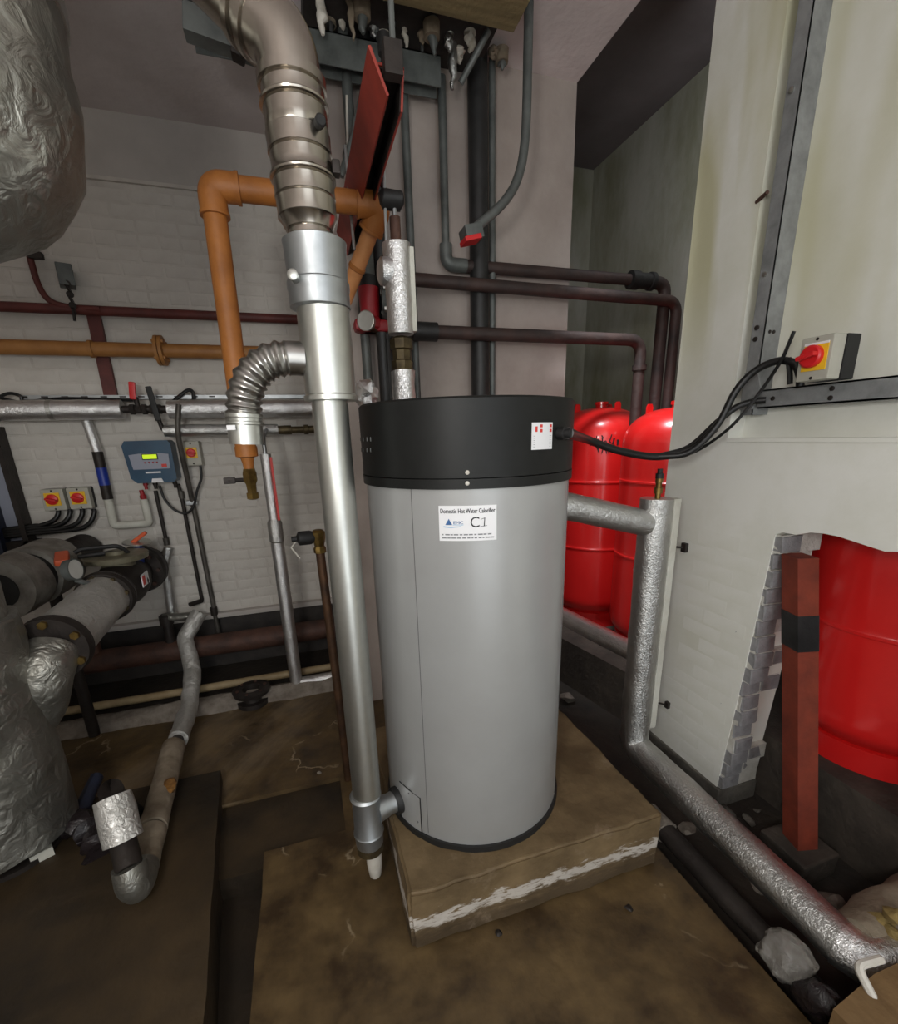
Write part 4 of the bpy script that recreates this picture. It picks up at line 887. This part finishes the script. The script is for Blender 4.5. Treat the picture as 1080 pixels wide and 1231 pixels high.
# dark panel the tails come through + the tails
hp = MB().ab(.2, 1.02, 2.3, YC, ZC-.06, ZC).build('penetration_board', 'black_wall'); tag(hp, 'dark board around the pipe penetrations in the ceiling', 'board')
random.seed(21); ms = ['foam_white', 'pipe_black', 'foam_white', 'wrap_dirty', 'pipe_grey', 'foil']
tails = [(388, 42), (398, 40), (411, 36), (424, 48), (436, 40), (450, 44), (462, 52), (474, 30), (488, 58), (508, 52), (522, 66), (540, 62), (553, 74), (560, 58), (566, 62), (594, 70), (604, 84), (545, 108)]
for i, (x, y) in enumerate(tails):
    yv = 2.38+random.random()*.16; q = PY(x, y, yv); m_ = ms[i % 6]; r_ = random.uniform(.012, .026)
    t = thing('pipe_tail', {'foam_white': 'white foam crusted', 'pipe_black': 'plain black', 'wrap_dirty': 'dirty brown lagged', 'pipe_grey': 'plain dull grey', 'foil': 'shiny foil wrapped'}[m_] + ' pipe tail hanging from the ceiling' + (', with a thick collar' if i % 3 == 1 else ''), 'pipe', q, 'pipe tails hanging under the ceiling')
    n_ = 8; zc_ = ZC-.03
    pts = [Vector((q.x+random.uniform(-.008, .008), yv, q.z+(zc_-q.z)*j/n_)) for j in range(n_+1)]
    rr2 = [r_*(.35+.65*min(1, j/3.))*random.uniform(.75, 1.25) for j in range(n_+1)]
    MB().tube(pts, rr2, 10).build('tail', m_, t)
    if i % 3 == 1: MB().lathe(pts[3], (0, 0, 1), [(0, r_*1.5), (.05, r_*1.6), (.055, r_*.8)], 12).build('collar', 'wrap_dirty', t)
run('flat_brace', 'flat grey steel brace slanting under the timber beam', 'brace', [PY(588, 36, 2.35), PY(554, 100, 2.45)], .014, 'pipe_grey')
run('hanging_cable', 'thin black cable with a plug hanging in front of the red beam', 'cable', spline([PY(462, 45, 2.2), PY(460, 80, 2.15), PY(456, 130, 2.1), PY(452, 180, 2.05), PY(451, 205, 2.0), PY(463, 228, 1.98), PY(475, 240, 1.95)], 6), .008, 'cable',
    [('plug', MB().lathe(PY(462, 58, 2.2), (0, 0, 1), [(-.03, .012), (-.02, .024), (.04, .026), (.05, .012)], 14), 'rubber')])
# red steel beam running front to back
zrb = PY(415, 296, 2.6).z+.02; xl = .30
rb = thing('red_steel_beam', 'red painted steel angle beam projecting from the chimney breast', 'beam', (xl, 2.5, zrb))
yn = PZ(486, 92, zrb).y
ap = (xl+.022, zrb-.05)
MB().prism([ap, (xl-.022, zrb+.05), (xl-.014, zrb+.052), (ap[0]+.006, ap[1]+.004)], 1, yn, YC-.002).prism([(xl-.014, zrb+.052), (xl-.014, zrb+.046), (xl+.086, zrb+.046), (xl+.086, zrb+.052)], 1, yn+.05, YC-.002).prism([(xl+.08, zrb+.05), (xl+.086, zrb+.05), (xl+.076, zrb-.05), (xl+.07, zrb-.05)], 1, yn+.05, YC-.002).build('channel', 'red_steel', rb)
MB().prism([(ap[0]+.0065, ap[1]+.005), (xl-.013, zrb+.045), (xl+.0795, zrb+.045), (xl+.0695, zrb-.049), (xl+.067, zrb-.049), (xl+.076, zrb+.042), (xl-.006, zrb+.042), (ap[0]+.0085, ap[1]+.006)], 1, yn+.055, YC-.003).build('shade_liner', 'iron_dark', rb)  # dark liner; the shade inside the beam is put into its colour
MB().ab(xl+.02, xl+.07, yn-.005, yn+.03, zrb+.0, zrb+.075, .002).build('end_cleat', 'iron_dark', rb)
MB().tube([(xl+.05, yn+.02, zrb+.05), (xl+.05, yn+.02, ZC)], .008, 8).build('hanger_rod', 'pipe_grey', rb)

# ------------------------------------------------------------------ valves above the calorifier
YV = 1.92
fr = thing('flow_pipe', 'bright foil wrapped flow pipe with bronze union rising behind the black hood', 'pipe', PY(480, 478, YV))
q0 = PY(483, 478, YV); xq = PY(482, 400, YV).x
zz0 = [PY(482, y, YV).z for y in (480, 446, 405, 402, 294, 262, 245)]
foil_tube([(xq, YV, 1.6), (xq, YV, zz0[1])], .046, .006).build('foil_wrap', 'foil_bright', fr)
MB().lathe((xq, YV, 0), (0, 0, 1), [(zz0[1]-.02, .03), (zz0[1]+.01, .042), (zz0[1]+.035, .044), (zz0[1]+.04, .036), (zz0[2]-.05, .038), (zz0[2]-.045, .046), (zz0[2]-.01, .046), (zz0[2], .03)], 8).build('union', 'bronze', fr)
sl = foil_tube([(xq, YV, zz0[3]), (xq, YV, zz0[4])], .05, .004).build('foil_sleeve', 'foil_bright', fr)
MB().lathe((xq-.03, YV, (zz0[3]+zz0[4])/2+.06), (-1, -.1, 0), [(0, .05), (.035, .045), (.045, .03)], 20).jitter(.004, 20).build('foil_boss', 'foil_bright', fr)
MB().ab(xq+.028, xq+.062, YV-.02, YV+.02, zz0[3]+.01, zz0[4]-.01).build('board_edge', 'pale_sheet', fr)
MB().tube([(xq, YV, zz0[4]-.02), (xq, YV, zz0[5])], .02, 14).build('bare_pipe', 'iron_rust', fr)
MB().tube([(xq, YV, zz0[5]), (xq, YV, zz0[6])], .008, 8).build('stem', 'galv', fr)
MB().lathe((xq-.02, YV, zz0[6]+.01), (1, 0, .0), [(-.035, .015), (-.02, .03), (.045, .032), (.055, .015)], 14).jitter(.008, 30).build('air_vent', 'rubber', fr)
YR = 2.48
rs_ = thing('red_valve', 'dark red valve body with green flange between flue and foil pipe', 'valve', PY(440, 415, YR))
qv = PY(444, 360, YR)
MB().lathe((qv.x-.0, YR, qv.z-.1), (0, 0, 1), [(-.05, .035), (-.03, .06), (.0, .06), (.02, .045), (.1, .05), (.15, .05)], 24).build('body', 'red_valve', rs_)
MB().box((qv.x, YR, qv.z-.12), (.17, .09, .06), None, .02).build('lower_body', 'red_valve', rs_)
MB().lathe((qv.x, YR, qv.z+.05), (0, 0, 1), [(0, .04), (.05, .04)], 20).build('black_band', 'rubber', rs_)
MB().lathe((qv.x-.01, YR, qv.z+.1), (0, 0, 1), [(0, .045), (.12, .045), (.13, .03)], 20).build('motor', 'pipe_grey', rs_)
fg = MB().lathe((qv.x+.075, YR-.0, qv.z-.01), (1, -.15, 0), [(-.014, .085), (.014, .085)], 28).build('flange', 'pipe_grey', rs_)
for i in range(4):
    a = PI/4+i*PI/2; hexnut(MB(), (qv.x+.06, YR-.03+.06*math.cos(a), qv.z-.01+.065*math.sin(a)), (1, -.15, 0), .035, .014).build('bolt', 'galv_bright', fg)
gq = PY(441, 386, YR-.1)
MB().lathe(gq, (-.75, -1, 0), [(-.025, .035), (0, .043), (.012, .045), (.014, .04)], 26).build('gauge', 'galv_bright', rs_)
MB().lathe(gq, (-.75, -1, 0), [(.0145, .041), (.015, 0)], 26).build('gauge_face', 'glass_face', rs_)
MB().tube([PY(437, 391, YR-.08), PY(458, 398, YR)], .018, 10).build('gauge_stem', 'copper_old', rs_)
xk = PY(461, 440, YV).x
tag(MB().tube([(xk, YV, 1.6), (xk, YV, PY(461, 400, YV).z)], .02, 16).build('return_pipe', 'pipe_black'), 'slim black pipe dropping from the red valve into the hood', 'pipe')
tag(MB().tube([PY(461, 188, YV), PY(466, 330, YV)], .006, 8).lathe(PY(461, 188, YV), (0, 0, 1), [(-.012, .006), (0, .011), (.01, .006)], 10).build('hanger_rod', 'galv'), 'thin bright rod with a round tip in front of the foil pipe', 'rod')
tag(MB().tube([PY(415, 175, 2.2), PY(426, 300, 2.1)], .006, 8).build('hanger_rod', 'galv'), 'thin bright rod beside the red beam and the flue', 'rod')
fw = MB().lathe(PY(440, 474, 1.75), (0, 0, 1), [(-.09, .03)]+[(-.05+i*.01, .042*math.sqrt(max(.02, 1-((i-5)/5.5)**2))) for i in range(11)], 24).jitter(.016, 55)
tag(fw.build('foil_scrap', 'foil_bright'), 'crumpled ball of foil on top of the black hood', 'foil')

# ------------------------------------------------------------------ right side pipework
XF = 1.435
fo_ = thing('foil_return_pipe', 'foil wrapped pipe coming down beside the white wall and running along the floor', 'pipe', (XF, 1.58, 0))
ztp = PY(801, 598, 1.6).z
foil_tube(rounded([(XF+.012, 1.6, ztp), (XF, 1.58, .13), (XF, .60, .10)], .07), .068, .004, 28, .04).build('foil_wrap', 'foil', fo_)
foil_tube([(XF+.013, 1.6, ztp-.33), (XF+.013, 1.6, ztp-.325)], .0705, .002, 28).build('tape', 'foil_bright', fo_)
MB().box((XF+.078, 1.562, (ztp+.23)/2), (.034, .034, ztp-.23), None, .004).jitter(.003, 6).build('white_edge', 'pale_sheet', fo_)
MB().lathe((XF+.015, 1.6, ztp-.01), (0, 0, 1), [(0, .012), (.03, .012), (.031, .018), (.055, .018), (.056, .013), (.075, .013), (.076, .016), (.1, .016)], 10).build('air_valve', 'brass', fo_)
MB().lathe((XF+.015, 1.6, ztp+.085), (0, 0, 1), [(0, .017), (.02, .017), (.022, .011), (.04, .011)], 12).build('valve_cap', 'rubber', fo_)
foil_tube(rounded([(XF, .62, .10), (XF+.01, .56, .10), (XF+.1, .545, .10)], .05), .07, .006, 28, .03).build('end_wrap', 'foil_bright', fo_)
u0, u1 = PY(684, 609, 1.63), PY(783, 627, 1.62)
foil_tube([(TC.x+.315, 1.65, u0.z+.02), u0, (XF-.03, 1.6, u1.z)], .057, .0025, 28).build('upper_branch', 'foil', fo_)
d0, d1 = PZ(677, 741, .6), PZ(765, 785, .6)
foil_tube([d0+(d0-d1)*.4, d1], .05, .003, 24).build('lower_branch', 'foil_bright', fo_)
iy = thing('insulated_branch', 'rough tan insulated branch pipe passing under the wall towards the bay', 'pipe', (XF+.2, .58, .1))
foil_tube([(XF+.05, .60, .09), (XF+.75, .66, .1)], .085, .02, 24).build('lagging', 'wrap_dirty', iy)
for q in ((1060, 1108), (1074, 1122), (1075, 1100)):
    MB().lathe(PX(q[0], q[1], 1.55), (0, 0, 1), [(-.02, .015), (0, .03), (.02, .012)], 10).jitter(.02, 30).build('loose_lagging', 'insul_yellow', iy)
tag(MB().tube(dense([(1.312, 1.30, -.01), (1.312, .42, -.01)], .05), .042, 20).jitter(.005, 14).build('old_pipe', 'iron_dark'), 'old dark pipe lying in the trench beside the foil pipe', 'pipe')
tag(MB().tube(dense([(1.312, 1.31, -.01), (1.312, 1.20, -.01)], .03), .05, 18).jitter(.008, 20).build('pipe_sleeve', 'rubble'), 'broken pale sleeve on the far end of the old trench pipe', 'sleeve')
for q, s_ in (((825, 658), .03), ((804, 847), .024)):
    p = PX(q[0], q[1], XW)
    t = MB().ab(XW-.018, XW+.002, p.y-s_/2, p.y+s_/2, p.z-s_*.75, p.z+s_*.75, .003).tube([(XW-.01, p.y, p.z), (XW-.07, p.y+.06, p.z)], .005, 6)
    tag(t.build('wall_clip', 'iron_dark'), 'small dark wall clip ' + ('level with the upper foil branch' if s_ > .025 else 'near the foot of the vertical foil pipe'), 'clip')
# steel column, beam and isolator on the right wall
sc_ = thing('steel_column', 'galvanised steel column set into the recess of the white wall', 'column', (1.76, 1.46, 1.7))
MB().ab(1.722, 1.728, 1.433, 1.49, 1.70, ZP).ab(1.722, 1.80, 1.433, 1.439, 1.70, ZP).ab(1.79, 1.798, 1.433, 1.49, 1.7, ZP).build('channel', 'galv_beam', sc_)
for z in (1.98, 2.2, 2.02, 2.75):
    MB().lathe((1.722, 1.468, z), (-1, 0, 0), [(0, .009), (.005, .009), (.006, .004)], 12).build('bolt', 'iron_dark' if z < 2.1 else 'galv_bright', sc_)
for x in (1.745, 1.765): MB().lathe((x, 1.433, 2.0), (0, -1, 0), [(0, .007), (.003, .006)], 10).build('hole', 'iron_dark', sc_)
sb_ = thing('steel_beam', 'galvanised steel rail running level along the white wall under the isolator', 'rail', (1.76, .9, 1.72))
MB().ab(1.724, 1.73, -.4, 1.42, 1.722, 1.79).ab(1.724, 1.80, -.4, 1.42, 1.784, 1.79).ab(1.724, 1.8, -.4, 1.42, 1.722, 1.728).build('rail', 'galv_beam', sb_)
MB().prism([(1.435, 1.72), (1.49, 1.72), (1.49, 1.86), (1.435, 1.86), (1.415, 1.80)], 0, 1.716, 1.723).build('gusset', 'galv_beam', sb_)
for y, z in ((1.155, 1.77), (1.155, 1.74), (1.36, 1.755)):
    MB().lathe((1.724, y, z), (-1, 0, 0), [(0, .008), (.003, .008), (.004, .005)], 12).build('rivet', 'iron_dark', sb_)
iso = thing('isolator_switch', 'grey isolator box with red dial on yellow plate standing on the steel rail', 'switch', (1.66, 1.145, 1.79))
MB().ab(1.655, 1.712, 1.09, 1.197, 1.792, 1.925, .003).build('back_box', 'rubber', iso)
MB().ab(1.6, 1.655, 1.094, 1.195, 1.792, 1.925, .005).build('front_box', 'isolator_grey', iso)
MB().ab(1.597, 1.601, 1.105, 1.18, 1.822, 1.905, .001).build('plate', 'yellow', iso)
MB().ab(1.5965, 1.5985, 1.105, 1.18, 1.899, 1.906).build('plate_edge', 'white_label', iso)
dl = MB().lathe((1.597, 1.148, 1.865), (-1, 0, 0), [(0, .034), (.014, .034), (.018, .029)], 28).build('dial', 'red_handle', iso)
MB().box((1.57, 1.148, 1.865), (.026, .058, .014), Matrix.Rotation(-.2, 3, 'X'), .004).build('grip', 'red_handle', dl)
for z in (1.8, 1.916): MB().lathe((1.6, 1.145, z), (-1, 0, 0), [(0, .005), (.002, .004)], 10).build('screw', 'iron_dark', iso)
# black flexible cable from hood to isolator
a, z = cyl_hit(672, 521, HR); g0 = on(a, z, HR)
fc = thing('flex_cable', 'black flexible cable sagging from the black hood to the rail isolator', 'cable', g0)
gd = Vector((math.cos(a), math.sin(a), 0))
gl = MB().lathe(g0, gd, [(0, .018), (.02, .018), (.022, .014), (.04, .014)], 12).build('gland', 'rubber', fc)
def mixX(x, y, X): return PX(x, y, X)
ln1 = [g0+gd*.03, PX(705, 528, 1.06), PX(745, 542, 1.25), PX(790, 549, 1.42), PX(830, 540, 1.53), PX(860, 515, 1.58)]
MB().tube(spline(ln1, 10), .0155, 14).build('main_run', 'cable', fc)
MB().tube(spline([ln1[3], PX(828, 544, 1.5), PX(862, 512, 1.56), PX(885, 470, 1.60), PX(908, 446, 1.63), PX(935, 434, 1.655), PX(955, 437, 1.665), PX(962, 452, 1.67), PX(962, 464, 1.675)], 10), .013, 12).build('upper_loop', 'cable', fc)
MB().tube(spline([ln1[3], PX(828, 538, 1.53), PX(862, 508, 1.60), PX(885, 490, 1.65), PX(905, 483, 1.69), PX(921, 481, 1.715)], 10), .0125, 12).build('lower_run', 'cable', fc)
MB().tube(spline([PX(812, 550, 1.48), PX(840, 541, 1.56), PX(880, 512, 1.6), PX(915, 470, 1.64), PX(938, 436, 1.64), PX(948, 415, 1.64), PX(955, 398, 1.64)], 8), .006, 8).build('thin_cable', 'cable', fc)
MB().tube(spline([PX(948, 430, 1.66), PX(950, 450, 1.67), PX(950, 462, 1.675)], 6), .009, 8).build('earth_tail', 'cable', fc)
tag(MB().tube([PX(910, 243, 1.722), PX(923, 231, 1.70)], .007, 8).build('wall_fixing', 'iron_rust'), 'rusty bent nail sticking out of the white wall', 'nail')

# ------------------------------------------------------------------ red vessels in the bay
vp = MB().prism([(1.62, 2.62), (1.75, 1.95), (1.97, 1.92), (1.97, -.2), (2.74, -.2), (2.74, 4.19), (1.62, 4.19)], 2, -.12, .24)
tag(vp.build('vessel_plinth', 'slab_dark'), 'rough concrete slab carrying the red expansion vessels', 'plinth')
def vessel(label, x, y, r, ztop, z0, fittings, seams):
    t = thing('expansion_vessel', label, 'vessel', (x, y, z0), 'red expansion vessels')
    hd_ = .2; body = [(z0+.0, r*.86), (z0+.11, r*.86), (z0+.112, r*.8), (z0+.13, r*.86), (z0+.17, r*.97), (z0+.2, r), (z0+.23, r)]
    zs = ztop-hd_
    prof = body[:]
    n_ = [zs]
    for s_ in seams:
        prof += [(s_-.03, r), (s_-.011, r), (s_-.009, r+.0005), (s_-.005, r+.004), (s_+.005, r+.004), (s_+.009, r+.0005), (s_+.011, r), (s_+.03, r)]
    prof += [(zs-.04, r), (zs, r)]+[(zs+hd_*math.sin(k_*PI/2/9), max(.002, r*math.cos(k_*PI/2/9)**.8)) for k_ in range(1, 10)]
    shell = MB().lathe((x, y, 0), (0, 0, 1), prof, 64).build('shell', 'red_gloss', t)
    if fittings:
        MB().lathe((x, y, ztop-.02), (0, 0, 1), [(0, .04), (.035, .04), (.036, .047), (.055, .047), (.058, .03)], 24).build('top_cap', 'red_gloss', t)
        for k_ in range(3):
            a = fittings+k_*2*PI/3; rr3 = r*.55; px3, py3 = x+rr3*math.cos(a), y+rr3*math.sin(a)
            MB().prism([(-.022, 0), (.022, 0), (.022, .04), (.012, .06), (-.012, .06), (-.022, .04)], 1, -.005, .005)
            b_ = MB().prism([(-.022, -.06), (.022, -.06), (.022, .045), (.013, .062), (-.013, .062), (-.022, .045)], 1, -.005, .005)
            b_.v = [(px3+vx, py3+vy, ztop-.035+vz) for vx, vy, vz in b_.v]; b_.build('lifting_lug', 'red_gloss', t)
    return t, shell
ztv = 1.80
v1 = vessel('red expansion vessel farthest back in the bay with a cap on its dome', 2.06, 2.90, .30, ztv+.02, .24, .6, [.85, 1.32])
v2 = vessel('red expansion vessel half hidden by the foil pipe and the white wall end', 2.145, 2.265, .30, ztv-.02, .24, 2.2, [.9, 1.36])
v3 = vessel('red expansion vessel seen through the hole in the white wall', 2.345, 1.13, .34, 1.75, .24, 0, [.86, 1.32])
# marker scribbles on the two domes (not readable)
def scribble(t, cx, cy, r, zc, ang, n_, s):
    random.seed(s)
    for i in range(n_):
        a = ang+(i-n_/2)*.085; zz4 = zc+random.uniform(-.01, .01); k_ = []
        for j in range(4):
            aa = a+random.uniform(-.035, .035); z4 = zz4+(j-1.5)*.018*random.choice((1, -1)); k_.append(Vector((cx+(r+.001)*math.cos(aa), cy+(r+.001)*math.sin(aa), z4)))
        MB().tube(k_, .0035, 5).build('marker_stroke', 'ink', t)
scribble(v1[1], 2.06, 2.90, .30, 1.60, -2.05, 8, 1); scribble(v1[1], 2.06, 2.9, .30, 1.54, -2.0, 5, 2)
scribble(v2[1], 2.145, 2.265, .30, 1.565, -2.1, 7, 3)

# ------------------------------------------------------------------ red post, rubble, scraps
pt = thing('red_post', 'rusty red steel post with a black patch standing in the wall hole', 'post', (1.76, 1.02, -.1))
yp = 1.06
q0 = PX(962, 668, 1.77); q1 = PX(962, 1010, 1.77)
dpz = (q0-q1).normalized()
Rm = Matrix(((1, 0, 0), (0, 1, 0), (0, 0, 1)))
def post_box(z0, z1, g):
    c0 = q1.lerp(q0, (z0-q1.z)/(q0.z-q1.z)); c1 = q1.lerp(q0, (z1-q1.z)/(q0.z-q1.z)); vs = []
    for c in (c0, c1):
        for dx, dy in ((-.029-g, .05+g), (-.052-g, -.03-g), (.029+g, -.05-g), (.052+g, .03+g)): vs.append((c.x+dx, c.y+dy, c.z))
    return MB().add(vs, [(3, 2, 1, 0), (4, 5, 6, 7), (0, 1, 5, 4), (1, 2, 6, 5), (2, 3, 7, 6), (3, 0, 4, 7)])
post_box(q1.z-.005, q0.z, 0).build('post', 'red_post', pt)
MB().box((q1.x, q1.y, (q1.z-.1)/2-.004), (.2, .18, q1.z+.098), None, .01).jitter(.012, 12).build('packing', 'slab_dark', pt)
zb0, zb1 = PX(960, 777, 1.77).z, PX(960, 735, 1.77).z
post_box(zb0, zb1, .0012).build('black_patch', 'pipe_black', pt)
random.seed(33)
def stone(name, loc, s, m, label, cat, grp=None):
    b_ = MB().lathe(loc, (random.uniform(-.3, .3), random.uniform(-.3, .3), 1), [(-s*.5, s*.35), (-s*.3, s*.75), (0, s), (s*.3, s*.7), (s*.5, s*.25)], 9).jitter(s*.5, 2.2/s*.4)
    return tag(b_.build(name, m), label, cat, grp)
for i in range(16):
    stone('rubble_piece', (random.uniform(1.5, 1.93), random.uniform(.72, 1.75), -.09), random.uniform(.015, .045), random.choice(('rubble', 'concrete_raw')), 'small broken lump of rubble on the dark trench floor', 'rubble', 'rubble in the trench')
for (x, y, s_) in ((385, 0, 0),): pass
for (x, y, s_, lb) in ((683, 838, .05, 'pale rounded stone behind the concrete plinth'), (690, 803, .03, 'small pinkish stone on the dark slab edge'), (1000, 1085, .05, 'grey broken lump beside the end of the foil floor pipe')):
    p = PZ(x, y, -.06); stone('loose_stone', p, s_, 'rubble', lb, 'stone')
for (x, y, s_, lb) in ((384, 929, .012, 'tiny pale chip on the brown floor beside the flue downpipe'), (600, 1122, .012, 'dark chip on the brown floor in front of the plinth'), (756, 1092, .016, 'flat dark scrap on the brown floor right of the plinth')):
    p = PZ(x, y, .004); stone('floor_chip', p, s_, 'rubble' if x < 400 else 'iron_dark', lb, 'chip')
for (x, y, s_, lb) in ((826, 995, .035, 'pale grey broken chip wedged between foil pipe and old pipe at the wall corner'), (862, 1012, .025, 'small grey chip under the middle of the foil floor pipe'), (912, 1066, .03, 'long pale chip beside the old trench pipe')):
    p = PZ(x, y, -.03); stone('broken_chip', p, s_, 'rubble', lb, 'chip')
b_ = MB().lathe(PZ(945, 1150, .04), (.3, -.6, .35), [(-.085+.17*i/16, .012+.048*math.sin(PI*i/16)**.6) for i in range(17)], 36).jitter(.022, 16).jitter(.009, 45)
tag(b_.build('plastic_bag', 'clear_plastic'), 'crumpled clear plastic bag by the trench edge', 'bag')
b_ = MB().lathe(PZ(985, 1200, .06), (0, -.5, .5), [(-.08+.14*i/14, .012+.034*math.sin(PI*i/14)**.6) for i in range(15)], 30).jitter(.02, 18).jitter(.008, 45)
tag(b_.build('black_bag', 'black_bag'), 'crumpled black plastic wrap beside the brown slab corner', 'bag')
cb = MB().ab(1.135, 1.36, .05, .455, 0, .2, .006)
c0 = PZ(1002, 1213, .2)
cb = MB().prism([(c0.x, c0.y), (c0.x+.02, .05), (1.69, .05), (1.6, .49), (1.34, c0.y+.02)], 2, .0, .2)
tag(cb.build('concrete_block', 'board'), 'brown concrete block corner in front of the foil floor pipe', 'block')
pc = PZ(1052, 1180, .21)
wb_ = MB().tube(rounded([pc+Vector((-.03, -.02, -.02)), pc+Vector((-.03, .03, .03)), pc+Vector((.05, .02, .03))], .02), .011, 8)
tag(wb_.build('plastic_clip', 'white_plastic'), 'bent white plastic clip behind the brown block', 'clip')
